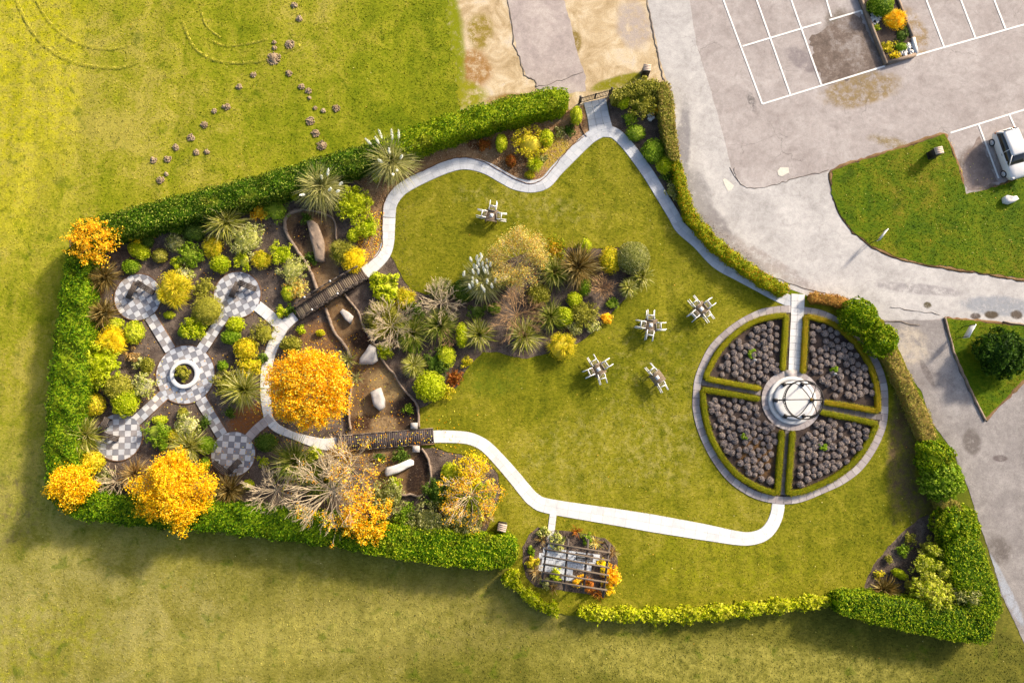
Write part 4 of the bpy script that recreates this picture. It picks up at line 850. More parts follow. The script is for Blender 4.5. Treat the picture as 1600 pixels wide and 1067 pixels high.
# ================================================================ plants, one by one: kind, x, y, radius, height (m), palette, label
for row in [
 # chequered terraces
 ('tree', 147, 378, 41, 3.4, 'amber', "ragged golden orange tree over the top left corner of the hedge", dict(clumps=62, k=32, cr=.2)),
 ('tree', 117, 756, 34, 3.2, 'yellow', "small dense golden tree over the bottom left corner of the hedge", dict(clumps=170, k=40, cr=.24)),
 ('tree', 277, 762, 58, 4.2, 'yellow', "large bright golden tree overhanging the lower hedge", dict(clumps=150, k=44, cr=.25)),
 ('tree', 487, 607, 67, 5.2, 'orange', "largest orange leaved tree, beside the long flat bridge", dict(clumps=165, k=36, cr=.22, lumpy=.16)),
 ('spiky', 161, 432, 25, 1.3, 'flax', "dark bronze flax beneath the golden orange corner tree", {}),
 ('ball', 216, 391, 15, .9, 'lime', "lime green long clipped shrub near the top left golden tree", dict(rx=1.25, rot=-30)),
 ('loose', 214, 369, 9, 1.0, 'gold', "small yellow shrub against the top hedge by the corner tree", {}),
 ('ball', 229, 377, 10, .8, 'dark', "small dark green shrub behind the lime clipped pair near the corner", {}),
 ('ball', 203, 416, 12, .7, 'green', "round mid green shrub just above the upper left terrace", dict(rough=.9)),
 ('ball', 249, 399, 11, .7, 'olive', "small olive shrub on bare mulch above the golden conifer", {}),
 ('feather', 272, 378, 18, 1.1, 'grey', "grey green feathery conifer near the top hedge", {}),
 ('ball', 302, 361, 16, 1.2, 'dark', "dark shaded round shrub tight under the top hedge", {}),
 ('loose', 276, 361, 8, .8, 'green', "small green tuft under the top hedge beside the dark round shrub", {}),
 ('loose', 297, 399, 18, 1.1, 'green', "bright green spreading shrub above the golden feathery conifer", dict(rx=1.2, rot=-20)),
 ('loose', 273, 411, 9, .8, 'lime', "small lime sprig left of the bright green spreading shrub", {}),
 ('feather', 270, 449, 32, 1.7, 'goldgreen', "golden feathery conifer touching the upper left terrace", {}),
 ('loose', 288, 427, 12, .9, 'varieg', "pale straggly shrub above the golden feathery conifer", {}),
 ('feather', 331, 384, 20, 1.2, 'goldgreen', "olive gold feathery conifer below the big cream flax", {}),
 ('ball', 343, 412, 14, 1.0, 'lime', "round lime shrub above the upper middle terrace", {}),
 ('spiky', 349, 344, 33, 2.2, 'yucca', "cream striped flax against the top hedge", {}),
 ('loose', 318, 448, 14, .9, 'olive', "olive shrub squeezed between the gold conifer and the big olive dome", {}),
 ('ball', 322, 483, 23, 1.6, 'olive', "large smooth olive dome between the two upper terraces", dict(leaf=.08, dens=330)),
 ('ball', 264, 492, 7, .4, 'lime', "tiny lime cushion beside the arm of the upper left terrace", dict(rx=1.25)),
 ('spiky', 161, 489, 25, 1.3, 'flax', "bronze flax left of the upper left terrace", {}),
 ('ball', 177, 506, 12, .6, 'lime', "flat lime cushion below the bronze flax on the left", dict(rx=1.25)),
 ('ball', 208, 519, 16, 1.0, 'lime', "round bright lime shrub left of the tiled arm from the upper left terrace", dict(rough=.9)),
 ('loose', 302, 511, 19, 1.1, 'lime', "bright lime shrub between the two upper tiled arms", {}),
 ('ball', 286, 518, 9, .7, 'green', "small green shrub touching the lime one between the upper tiled arms", {}),
 ('loose', 130, 515, 15, 1.1, 'goldgreen', "yellow green shrub at the left hedge below the bronze flax", {}),
 ('feather', 172, 533, 28, 1.4, 'gold', "bright yellow feathery conifer near the left hedge", {}),
 ('loose', 151, 568, 33, 1.9, 'lime', "tall lime green shrub with open centre at the left hedge", {}),
 ('loose', 205, 557, 10, .6, 'straw', "small brown withered shrub left of the centre terrace", {}),
 ('loose', 216, 567, 8, .6, 'varieg', "tiny pale sprig left of the centre terrace", {}),
 ('ball', 229, 571, 11, .8, 'olive', "small olive ball at the left rim of the centre terrace", {}),
 ('loose', 223, 602, 17, 1.1, 'varieg', "cream and yellow variegated shrub left of the centre terrace", {}),
 ('ball', 182, 604, 21, 1.6, 'olive', "tall olive dome behind the lime dome on the left side", dict(rx=1.1)),
 ('ball', 193, 628, 21, 1.4, 'lime', "big bright lime dome above the lower left terrace", {}),
 ('ball', 142, 632, 18, 1.2, 'goldgreen', "round yellow orange shrub at the left hedge", {}),
 ('spiky', 129, 680, 31, 1.6, 'yucca', "green and yellow flax left of the lower left terrace", {}),
 ('ball', 347, 571, 8, .6, 'green', "small green ball at the right rim of the centre terrace", {}),
 ('loose', 354, 596, 20, 1.1, 'olive', "spreading light green shrub right of the centre terrace", {}),
 ('ball', 249, 656, 9, .4, 'lime', "flat lime cushion above the golden tree and lower tiled arms", dict(rx=1.35)),
 ('ball', 285, 645, 8, .6, 'olive', "small olive ball just below the centre terrace", {}),
 ('loose', 244, 675, 17, 1.0, 'green', "green shrub right of the lower left terrace", dict(rx=1.2)),
 ('loose', 292, 664, 17, 1.2, 'varieg', "pale variegated shrub between the lower tiled arms", {}),
 ('loose', 319, 659, 9, .6, 'dark', "small dark shrub beside the arm to the lower middle terrace", {}),
 ('loose', 253, 695, 11, .8, 'green', "green shrub touching the top left edge of the large golden tree", {}),
 ('ball', 273, 681, 12, .8, 'goldgreen', "yellow green shrub above the large golden tree", {}),
 ('spiky', 293, 698, 28, 1.6, 'yucca', "cream green flax above the large golden tree", {}),
 ('ball', 320, 695, 14, 1.0, 'green', "green dome left of the lower middle terrace", {}),
 ('ball', 320, 725, 9, .7, 'green', "small green ball right of the large golden tree", {}),
 ('ball', 141, 722, 18, 1.2, 'goldgreen', "yellow green dome between the small golden tree and the lower left terrace", {}),
 ('bare', 180, 752, 26, 1.4, 'straw', "bare pale twiggy shrub between the two golden trees", dict(n0=8, levels=3)),
 ('spiky', 210, 742, 25, 1.2, 'straw', "brown and green flax left of the large golden tree", {}),
 ('loose', 158, 750, 15, .9, 'grey', "grey green shrub beside the bare twigs between the golden trees", {}),
 ('spiky', 358, 766, 26, 1.1, 'flax', "dark flax below the lower middle terrace", {}),
 ('loose', 404, 331, 11, .8, 'amber', "small orange shrub under the top hedge", {}),
 ('loose', 430, 328, 18, 1.1, 'green', "dark green mound under the top hedge beside the small orange shrub", dict(leaf=.1)),
 ('egg', 459, 299, 9, 1.5, 'lime', "narrow lime conifer at the top hedge left of the first pampas grass", dict(rx=.75)),
 ('loose', 384, 373, 25, 1.4, 'varieg', "large variegated dome below the cream flax", dict(leaf=.11)),
 ('loose', 380, 407, 12, .8, 'lime', "small lime feathery shrub left of the gold green conifer", {}),
 ('feather', 407, 405, 18, 1.1, 'goldgreen', "gold green feathery conifer above the upper middle terrace", {}),
 ('loose', 439, 395, 17, 1.2, 'lime', "bright green leafy shrub left of the stream wall", dict(leaf=.12)),
 ('loose', 457, 421, 20, 1.1, 'varieg', "yellow flecked shrub left of the narrow end of the stream", dict(leaf=.1)),
 ('loose', 461, 449, 17, .8, 'pale', "pale cream withered shrub by the stepped bridge", {}),
 ('ball', 450, 458, 11, .9, 'lime', "small lime ball in front of the cream shrub by the stepped bridge", {}),
 ('loose', 439, 487, 8, .5, 'lime', "small lime sprig at the lower end of the stepped bridge", {}),
 ('loose', 451, 484, 8, .5, 'dark', "small dark green sprig at the lower end of the stepped bridge", {}),
 ('loose', 478, 340, 8, .7, 'dark', "dark fern at the top of the long grey rock", {}),
 ('loose', 487, 404, 8, .5, 'dark', "dark sprig left of the lower tip of the long grey rock", {}),
 ('egg', 587, 273, 8, 1.3, 'lime', "narrow lime conifer between the two pampas grasses", dict(rx=.72)),
 ('loose', 553, 318, 27, 1.8, 'lime', "tall bright lime shrub right of the first pampas grass", {}),
 ('loose', 574, 354, 17, 1.2, 'lime', "lime shrub beside the bend of the white path", {}),
 ('egg', 551, 367, 10, 1.0, 'lime', "small lime egg shaped shrub above the golden conifer by the bridge", dict(rx=.9)),
 ('feather', 535, 394, 24, 1.3, 'olive', "olive feathery conifer behind the golden one by the bridge", {}),
 ('feather', 552, 405, 24, 1.5, 'gold', "golden feathery conifer at the upper end of the stepped bridge", {}),
 ('ball', 367, 507, 13, 1.0, 'lime', "lime ball right of the arm from the upper middle terrace", {}),
 ('ball', 360, 526, 13, .9, 'green', "green ball below the lime one right of the tiled arm", {}),
 ('ball', 383, 545, 17, 1.1, 'goldgreen', "yellow dome between the centre terrace and the curving path", {}),
 ('loose', 411, 521, 18, 1.0, 'olive', "olive leafy shrub in the corner of the curving path", dict(leaf=.11)),
 ('loose', 389, 572, 18, 1.1, 'goldgreen', "yellow flecked shrub above the large cream flax right of the terraces", {}),
 ('spiky', 379, 609, 33, 1.6, 'yucca', "large cream green flax right of the centre terrace", {}),
 ('loose', 358, 645, 8, .5, 'dark', "small dark sprig below the large cream flax", {}),
 ('loose', 411, 558, 9, .6, 'dark', "small dark shrub beside the narrow curving path", {}),
 ('ball', 454, 538, 14, .9, 'olive', "green dome at the upper edge of the largest orange tree", dict(rough=.9)),
 ('ball', 500, 520, 6, .5, 'goldgreen', "tiny yellow ball above the largest orange tree", {}),
 ('loose', 471, 517, 6, .4, 'lime', "tiny green sprig above the largest orange tree", {}),
 ('tuft', 543, 562, 19, .9, 'yucca', "pale grass tuft leaning on the stream wall right of the orange tree", {}),
 ('tuft', 555, 590, 14, .8, 'pampas', "small pale grass tuft at the right edge of the orange tree", {}),
 ('ball', 415, 691, 15, 1.0, 'dark', "dark green shrub right of the lower middle terrace", {}),
 ('loose', 410, 721, 7, .5, 'lime', "small lime sprig right of the lower middle terrace", {}),
 ('ball', 387, 757, 8, .7, 'lime', "bright green small ball below the lower middle terrace", {}),
 ('spiky', 460, 722, 38, 1.5, 'deepyucca', "big green flax left of the bare branched tree", dict(n=280)),
 ('loose', 491, 709, 11, .8, 'lime', "lime shrub beside the left end of the long flat bridge", {}),
 ('bare', 430, 766, 43, 2.0, 'straw', "wide bare twiggy shrub at the lower hedge", dict(n0=10, levels=4)),
 ('spiky', 531, 716, 26, 1.2, 'straw', "pale grassy clump under the left end of the flat bridge", dict(w=.05)),
 ('spiky', 505, 752, 30, 1.2, 'deepyucca', "green flax showing under the bare branches", {}),
 ('bare', 518, 768, 68, 3.6, 'orange', "large half bare tree with scattered orange leaf clusters", dict(n0=13, levels=4, rad=.06, leafn=300, k=14, cr=.2, bias=(.75, -.55))),
 ('bare', 545, 730, 46, 2.8, 'orange', "bare grey branches with orange leaves below the flat bridge", dict(n0=8, levels=4, rad=.05, leafn=120, k=13, cr=.2, bias=(1, .1))),
 ('tree', 569, 808, 40, 3.2, 'orange', "loose orange foliage hanging over the lower hedge", dict(clumps=85, k=28, cr=.2)),
 ('loose', 606, 776, 26, 1.6, 'grey', "grey green variegated shrub below the white lying rock", {}),
 ('loose', 632, 806, 17, 1.3, 'green', "bright green shrub between the two grey variegated shrubs", {}),
 ('loose', 671, 823, 35, 2.0, 'grey', "large grey variegated shrub with cream edged leaves at the lower hedge", dict(leaf=.13)),
 ('loose', 717, 823, 29, 1.9, 'grey', "grey variegated shrub nearest the dry brown clump", dict(leaf=.13)),
 ('loose', 681, 770, 20, 1.4, 'dark', "dark green shrub right of the end of the stream bed", {}),
 ('ball', 703, 738, 14, 1.1, 'lime', "round lime ball below the white path", {}),
 ('tree', 740, 731, 25, 2.3, 'gold', "small dense yellow orange tree top beside the round lime ball", dict(clumps=80, k=30, cr=.22)),
 ('bare', 735, 774, 46, 2.6, 'amber', "pale branched tree with orange leaves next to the lawn", dict(n0=10, levels=4, rad=.05, leafn=190, k=14, cr=.2)),
 ('loose', 733, 772, 34, 1.6, 'lemon', "pale yellow green undershrub beneath the branched orange tree", {}),
 ('loose', 616, 759, 11, .7, 'lime', "bright lime fern in the stream bed near the white rock", {}),
 ('loose', 592, 713, 7, .5, 'dark', "small dark plant in the stream bed under the flat bridge", {}),
 ('loose', 626, 712, 12, .6, 'dark', "dark wide plant in the stream bed under the flat bridge", {}),
 ('spiky', 754, 806, 16, .9, 'straw', "dry brown clump at the lower edge of the bed near the litter bin", {}),
 # island bed
 ('ball', 586, 436, 10, .9, 'lime', "lime ball at the upper end of the stepped bridge", {}),
 ('loose', 604, 449, 21, 1.2, 'lime', "broad yellow green leafy shrub beside the upper end of the stepped bridge", dict(leaf=.24)),
 ('feather', 633, 467, 21, 1.2, 'goldgreen', "yellow olive shrub at the left tip of the island bed", {}),
 ('feather', 597, 500, 35, 1.6, 'olive', "wide soft green conifer beneath pale branches beside the stream", {}),
 ('bare', 610, 508, 41, 2.3, 'straw', "pale bare branches above the wide soft green conifer", dict(n0=10, levels=4)),
 ('feather', 688, 452, 22, 1.1, 'grey', "grey green feathery shrub against the lawn in the island bed", {}),
 ('bare', 689, 472, 33, 2.0, 'straw', "bare grey branches at the upper left of the island bed", dict(n0=9, levels=4)),
 ('loose', 649, 487, 14, .9, 'dark', "dark green shrub between two flaxes in the island bed", {}),
 ('ball', 724, 454, 18, 1.3, 'dark', "dark rounded shrub left of the white plumed pampas grass", dict(rough=.9)),
 ('ball', 773, 482, 9, .6, 'green', "small green ball below the white plumed pampas grass", {}),
 ('loose', 792, 436, 11, .9, 'green', "green shrub right of the white plumed pampas grass", {}),
 ('bare', 810, 404, 43, 2.6, 'pale', "pale golden shrub with tiny orange leaves on the top edge of the island bed", dict(n0=12, levels=4, rad=.025, leafn=1300, k=14, cr=.3, leafs=.085)),
 ('bare', 807, 492, 43, 2.2, 'straw', "brown bare spreading shrub in the middle of the island bed", dict(n0=11, levels=4, bark='bark_brown')),
 ('ball', 842, 460, 17, 1.2, 'olive', "olive dome right of the brown bare shrub", {}),
 ('spiky', 644, 519, 29, 1.4, 'deepyucca', "green flax right of the pale bare branches", {}),
 ('spiky', 687, 508, 30, 1.4, 'deepyucca', "green flax above the grey twiggy mound", {}),
 ('spiky', 749, 522, 26, 1.3, 'yucca', "cream edged flax at the lower edge of the island bed", dict(n=260)),
 ('spiky', 819, 524, 29, 1.3, 'yucca', "cream edged flax below the brown bare shrub", dict(n=260)),
 ('spiky', 860, 494, 25, 1.4, 'deepyucca', "green flax left of the round lime shrub in the island bed", {}),
 ('bare', 700, 526, 19, 1.0, 'straw', "small grey brown twiggy mound in the island bed", dict(n0=12, levels=3, bark='bark_brown')),
 ('egg', 721, 523, 13, 1.4, 'lime', "upright lime conifer right of the grey brown twiggy mound", dict(rx=.7)),
 ('palm', 647, 571, 22, 1.3, 'yucca', "dense starry yucca beside the stream wall", {}),
 ('loose', 643, 541, 12, .7, 'green', "green shrub above the dense starry yucca", {}),
 ('loose', 602, 547, 11, .8, 'lime', "small lime shrub beside the pointed rock", {}),
 ('loose', 682, 568, 19, 1.0, 'dark', "dark leathery shrub right of the dense starry yucca", {}),
 ('ball', 697, 556, 15, 1.1, 'lime', "bright round shrub above the dark leathery one", {}),
 ('ball', 671, 603, 23, 1.6, 'lime', "large swirled lime dome at the lower tip of the island bed", {}),
 ('loose', 694, 612, 11, .7, 'goldgreen', "yellow green shrub right of the large swirled lime dome", {}),
 ('loose', 729, 567, 8, .6, 'goldgreen', "small yellow green sprig at the lawn edge of the island bed", {}),
 ('loose', 710, 590, 11, .5, 'rust', "small rusty brown shrub near the lower tip of the island bed", {}),
 ('loose', 638, 639, 7, .4, 'green', "small green plant alone in the lower stream bed", {}),
 ('loose', 867, 390, 18, 1.2, 'redgold', "orange and green shrub on the top edge of the island bed", {}),
 ('spiky', 867, 424, 27, 1.5, 'deepyucca', "green flax right of the pale golden shrub", {}),
 ('spiky', 904, 416, 36, 1.7, 'flax', "large bronze flax in the island bed", {}),
 ('ball', 915, 384, 10, .9, 'lime', "small lime ball on the top edge of the island bed", {}),
 ('ball', 954, 406, 18, 1.3, 'goldgreen', "yellow green dome left of the big speckled dome", {}),
 ('ball', 990, 402, 25, 1.9, 'grey', "big round grey green speckled dome at the right end of the island bed", dict(leaf=.09, dens=330, lump=.05)),
 ('palm', 983, 450, 17, 1.2, 'yucca', "pale starry yucca below the big speckled dome", {}),
 ('spiky', 1003, 432, 20, 1.0, 'yucca', "yellow flax poking out onto the lawn below the big speckled dome", {}),
 ('bare', 940, 450, 25, 1.2, 'straw', "brown dome of bare twigs left of the pale starry yucca", dict(n0=16, levels=3, bark='bark_brown', rise=.7)),
 ('ball', 914, 448, 11, .9, 'green', "small green ball left of the brown dome of twigs", {}),
 ('ball', 898, 468, 12, 1.1, 'lime', "bright green ball below the bronze flax", {}),
 ('ball', 881, 494, 15, 1.2, 'lime', "round lime shrub in the lower right of the island bed", {}),
 ('loose', 913, 491, 20, 1.1, 'olive', "dull green shrub in the lower right of the island bed", {}),
 ('loose', 927, 508, 10, .7, 'varieg', "pale sprig at the lower lawn edge of the island bed", {}),
 ('loose', 896, 513, 10, .8, 'grey', "grey leaved shrub above the gold conifer on the island bed", {}),
 ('feather', 879, 541, 26, 1.4, 'goldgreen', "gold conifer hanging onto the lawn at the bottom of the island bed", {}),
 ('loose', 949, 494, 8, .6, 'amber', "small orange plant at the lawn edge of the island bed", {}),
 ('loose', 957, 475, 9, .6, 'green', "small green plant below the brown dome of twigs", {}),
 ('loose', 745, 486, 12, .6, 'dark', "low dark shrub under the pampas grass", {}),
 # tan bed by the gate
 ('egg', 783, 222, 11, 1.4, 'lime', "upright lime conifer on tan bark, left of the open yellow shrub", dict(rx=.8)),
 ('loose', 828, 221, 24, 1.6, 'goldgreen', "open yellow green shrub in the middle of the tan bed", dict(dens=.55)),
 ('egg', 854, 215, 12, 1.4, 'lime', "round topped lime conifer on tan bark, right of the open yellow shrub", dict(rx=.9)),
 ('palm', 836, 257, 14, .8, 'lime', "yellow green starry yucca at the bend of the white path", {}),
 ('ball', 798, 251, 9, .6, 'rust', "dull brown ball on the tan bed", {}),
 ('loose', 757, 225, 9, .4, 'rust', "withered brown clump on the tan bed", {}),
 ('loose', 849, 249, 6, .5, 'grey', "tiny grey green plant right of the starry yucca on the tan bed", {}),
 ('egg', 901, 179, 11, 1.5, 'lime', "upright lime conifer at the hedge end left of the gate", dict(rx=.8)),
 ('loose', 875, 207, 8, .5, 'grey', "small grey green plant near the hedge end left of the gate", {}),
 ('loose', 889, 203, 8, .5, 'dark', "small dark green plant near the hedge end left of the gate", {}),
 ('ball', 828, 273, 7, .4, 'goldgreen', "tiny olive cushion at the bend of the white path", {}),
 # bed right of the gate
 ('loose', 1005, 151, 27, 1.7, 'olive', "large olive green shrub in the corner bed right of the gate", dict(leaf=.13)),
 ('egg', 977, 154, 12, 1.5, 'lime', "bright lime conifer just right of the gate", dict(rx=.8, rot=-15)),
 ('loose', 1022, 167, 10, .8, 'amber', "small yellow and red shrub in the corner bed right of the gate", {}),
 ('loose', 984, 184, 10, .6, 'green', "small green shrub above the mid green ball right of the gate", {}),
 ('ball', 994, 207, 13, .9, 'green', "mid green ball beside the path right of the gate", {}),
 ('ball', 1022, 235, 18, 1.1, 'green', "wide green shrub with brown top beside the curved path", dict(rough=.9)),
 ('egg', 1041, 257, 14, 1.2, 'lime', "lime egg shaped conifer between the curved path and the narrow hedge", dict(rx=1.1, rot=35)),
 ('loose', 1051, 298, 11, .7, 'grey', "pale grey shrub between the curved path and the narrow hedge", {}),
 ('loose', 1041, 276, 8, .6, 'dark', "small dark shrub below the lime egg shaped conifer", {}),
 # right side
 ('ball', 1344, 495, 27, 2.1, 'brighthedge', "bright green round bush at the top right of the round garden", dict(leaf=.2, lump=.2, rough=1.0)),
 ('ball', 1378, 531, 25, 2.0, 'brighthedge', "bright green round bush below its twin on the road side", dict(leaf=.2, lump=.2, rough=1.0)),
 ('ball', 1463, 714, 27, 2.3, 'brighthedge', "dark green bush with bright top beside the side road", dict(leaf=.2, lump=.22, rough=1.0)),
 ('ball', 1475, 750, 30, 2.3, 'green', "dark green conifer bush below the bright topped one by the road", dict(leaf=.2, lump=.24, rough=1.0)),
 ('ball', 1497, 824, 32, 2.3, 'brighthedge', "deep green bush at the head of the lower right hedge", dict(leaf=.2, lump=.22, rough=1.0)),
 ('loose', 1458, 884, 27, 2.3, 'lemon', "pale cream and green shrub in the lower right bed", {}),
 ('loose', 1463, 924, 30, 2.5, 'lemon', "yellow green leafy shrub in the angle of the lower right hedge", dict(leaf=.2)),
 ('loose', 1512, 932, 19, 2.7, 'grey', "grey green shrub growing out of the lower right hedge", {}),
 ('egg', 1407, 897, 9, .8, 'lime', "small lime egg shaped shrub on dark mulch in the lower right bed", dict(rx=1.35, rot=-25)),
 ('loose', 1421, 841, 8, .5, 'olive', "small olive tuft highest in the lower right bed", {}),
 ('loose', 1412, 860, 9, .5, 'green', "small spreading green tuft in the lower right bed", {}),
 ('loose', 1388, 874, 4, .3, 'olive', "tiny dull sprig between the green tufts of the lower right bed", {}),
 ('loose', 1373, 897, 5, .3, 'goldgreen', "tiny yellow sprig near the lawn edge of the lower right bed", {}),
 ('spiky', 1384, 922, 22, 1.0, 'flax', "reddish yellow flax above the tapering hedge", {}),
 ('loose', 1427, 917, 13, .8, 'olive', "olive shrub right of the reddish yellow flax", {}),
 ('loose', 1454, 857, 14, 1.2, 'olive', "dull green shrub above the pale cream shrub", {}),
 ('ball', 1570, 551, 34, 2.6, 'firtree', "dark green tree on the corner grass beside the white sign", dict(leaf=.2, lump=.26, rough=1.0, dens=260)),
 ('ball', 1378, 6, 18, 1.4, 'green', "dark green round shrub in the car park planter", {}),
 ('feather', 1401, 30, 20, 1.0, 'yellow', "golden grass spilling over the car park planter wall", {}),
 ('loose', 1409, 53, 9, .7, 'dark', "dark small shrub below the golden grass in the planter", {}),
 ('ball', 1408, 73, 8, .6, 'green', "small round green shrub among the white stones of the planter", {}),
 ('loose', 1388, 72, 9, .5, 'goldgreen', "yellow green sprig in the car park planter", {}),
 ('loose', 1398, 87, 6, .4, 'gold', "small yellow plant at the end of the car park planter", {}),
 ('loose', 1369, 46, 4, .3, 'lime', "tiny green sprig in the middle of the car park planter", {}),
 # rose bed centres
 ('loose', c7(485, 435)[0], c7(485, 435)[1], 7, .5, 'green', "small green plant in the middle of the upper left quarter bed", dict(crad=.12)),
 ('loose', c7(1083, 542)[0], c7(1083, 542)[1], 5, .5, 'green', "small green plant in the middle of the upper right quarter bed", dict(crad=.12)),
 ('loose', c8(432, 383)[0], c8(432, 383)[1], 5, .5, 'green', "small green plant in the middle of the lower left quarter bed", dict(crad=.12)),
 ('loose', c8(1003, 455)[0], c8(1003, 455)[1], 6, .5, 'green', "small green plant in the middle of the lower right quarter bed", dict(crad=.12)),
 # pergola bed
 ('loose', 849, 830, 9, .5, 'varieg', "pale green plant left of the little path to the pergola", dict(crad=.16)),
 ('tuft', 846, 843, 10, .6, 'straw', "straw yellow tuft left of the little path to the pergola", {}),
 ('loose', 828, 862, 6, .4, 'green', "small green plant at the left rim of the pergola bed", dict(crad=.14)),
 ('loose', 833, 879, 9, .6, 'goldgreen', "yellow green shrub left of the pergola", dict(crad=.18)),
 ('tuft', 838, 893, 15, .7, 'straw', "pale straw grass at the lower left of the pergola bed", {}),
 ('loose', 868, 897, 9, .7, 'lime', "lime shrub under the lower left pergola rafters", dict(crad=.18)),
 ('loose', 853, 912, 8, .6, 'grey', "grey green shrub at the lower left pergola post", dict(crad=.18)),
 ('tuft', 866, 917, 10, .5, 'straw', "brown straw tuft at the bottom rim of the pergola bed", {}),
 ('loose', 872, 846, 12, .6, 'varieg', "pale straggly plant right of the little path to the pergola", dict(crad=.16)),
 ('tuft', 902, 830, 11, .6, 'rust', "brown twiggy tuft at the top rim of the pergola bed", {}),
 ('loose', 917, 842, 8, .5, 'green', "green plant at the top rim of the pergola bed", dict(crad=.16)),
 ('tuft', 931, 848, 14, .7, 'pale', "cream coloured drooping grass at the top right of the pergola bed", {}),
 ('loose', 955, 900, 14, .9, 'orange', "vivid orange shrub right of the pergola", dict(crad=.2)),
 ('loose', 944, 884, 8, .8, 'gold', "yellow shrub under the right end of the pergola", dict(crad=.2)),
 ('loose', 905, 908, 9, .6, 'amber', "small orange shrub under the bottom rafter of the pergola", dict(crad=.18)),
 ('loose', 920, 915, 11, .7, 'rust', "yellow orange shrub at the bottom rim of the pergola bed", dict(crad=.18)),
 ('loose', 951, 919, 9, .6, 'yellow', "yellow shrub at the lower right corner of the pergola bed", dict(crad=.18)),
 ('tuft', 935, 928, 11, .5, 'rust', "brown withered tuft at the lower right of the pergola bed", {}),
 ('tuft', 957, 862, 11, .5, 'straw', "straw coloured tuft at the upper right rim of the pergola bed", {}),
]:
    k, px, py, r, h, pal, label, kw = row
    kw = dict(kw)
    plant(k, px, py, r, h, pal, label, **kw)
plant('loose', T0[0] - 6, T0[1] - 2, 11, .8, 'olive', "brownish green plants inside the white round planter ring", crad=.16)
# pampas grasses with plumes: (offset x, offset y, lean x, lean y, length)
plant('pampas', 502, 292, 34, 2.3, 'pampas', "pampas grass with drooping cream plumes at the top hedge, lower of the pair",
      plumes=[(10, -18, .5, -.8, .5), (1, -12, .1, -.5, .3), (-26, 12, -.5, .5, .45), (12, 6, .8, -.2, .4), (24, 8, .9, .1, .45), (28, -3, 1, 0, .5)])
plant('pampas', 612, 252, 34, 2.4, 'pampas', "pampas grass with tall cream plumes overlapping the top hedge, upper of the pair",
      plumes=[(-32, -26, -.7, -.5, .55), (-20, -28, -.5, -.8, .5), (-15, -36, -.4, -1, .6), (1, -34, .1, -1, .7), (11, -36, .2, -1, .55), (-14, 2, -.8, -.2, .4), (8, 14, .2, .3, .4), (3, 20, 0, .4, .35), (14, -4, .4, -.3, .35), (-3, -12, 0, -.5, .4)])
rs = np.random.RandomState(5)
plant('pampas', 755, 440, 27, 1.7, 'pampas', "pampas grass covered in fluffy white plumes in the island bed",
      plumes=[(x - 755, y - 440, rs.uniform(-.3, .3), -.5, .42) for x, y in [(753, 403), (744, 406), (737, 409), (746, 412), (761, 412), (766, 417), (753, 416), (741, 420), (746, 422), (757, 424), (741, 428), (747, 428), (758, 427), (763, 429), (724, 431), (740, 440), (739, 447), (746, 444), (761, 443), (774, 442), (784, 440), (735, 451), (754, 452), (757, 456), (769, 450), (750, 418), (762, 421), (749, 409)]])
# ================================================================ rocks
def rock(name, pts, h, mat, label, z=.05, taper=.72, seed=0):
    rs = np.random.RandomState(seed); w = subdiv(PS(pts, h * .5), .35); a = np.array(w); c = a.mean(0); n = len(a); ma = MA(); rings = []
    for k, (sc, zz) in enumerate([(1.0, 0), (1.02, h * .45), (.96, h * .8), (.84, h * .98), (.4, h * 1.03)]):
        q = c + (a - c) * (sc + rs.uniform(-.04, .04, (n, 1)) * (k > 0)); rings.append(np.c_[q, np.full(n, z + zz) + rs.uniform(-.04, .04, n) * (k > 1)])
    rings.append(np.array([[c[0], c[1], z + h * 1.0]])); v = np.concatenate(rings); i = np.arange(4)[:, None] * n; j = np.arange(n)[None, :]; k = (j + 1) % n
    ma.add(v, np.stack([i + j, i + k, i + n + k, i + n + j], -1).reshape(-1, 4), [(4 * n + a_, 4 * n + (a_ + 1) % n, 5 * n) for a_ in range(n)])
    return tag(ma.build(name, mat), lab(label), "rock")
rock("boulder", [(480, 346), (486, 344), (496, 350), (502, 364), (506, 378), (508, 409), (494, 409), (488, 384)], .5, M['wallstone'], "long grey upright rock in the upper part of the stream bed", seed=1)
rock("boulder", [(531, 487), (536, 483), (545, 488), (552, 494), (548, 506), (540, 500)], .4, M['stone'], "smallest pale rock just below the stepped bridge", seed=2)
rock("boulder", [(561, 569), (563, 560), (572, 548), (578, 538), (588, 543), (590, 563), (582, 569)], .6, M['stone'], "pointed pale rock against the right stream wall", seed=3)
rock("boulder", [(579, 612), (595, 606), (601, 624), (601, 636), (594, 642), (584, 634)], .6, M['stone'], "blocky pale rock in the middle of the stream bed", seed=4)
rock("boulder", [(601, 738), (604, 730), (616, 727), (640, 717), (646, 720), (646, 726), (624, 738), (604, 744)], .5, M['whitestone'], "long white rock lying below the flat bridge", seed=5)
rock("boulder", [(1567, 309), (1572, 306), (1580, 308), (1586, 307), (1590, 312), (1584, 316), (1576, 319), (1568, 317)], .4, M['whitestone'], "small white stone on the grass below the parked car", seed=6)
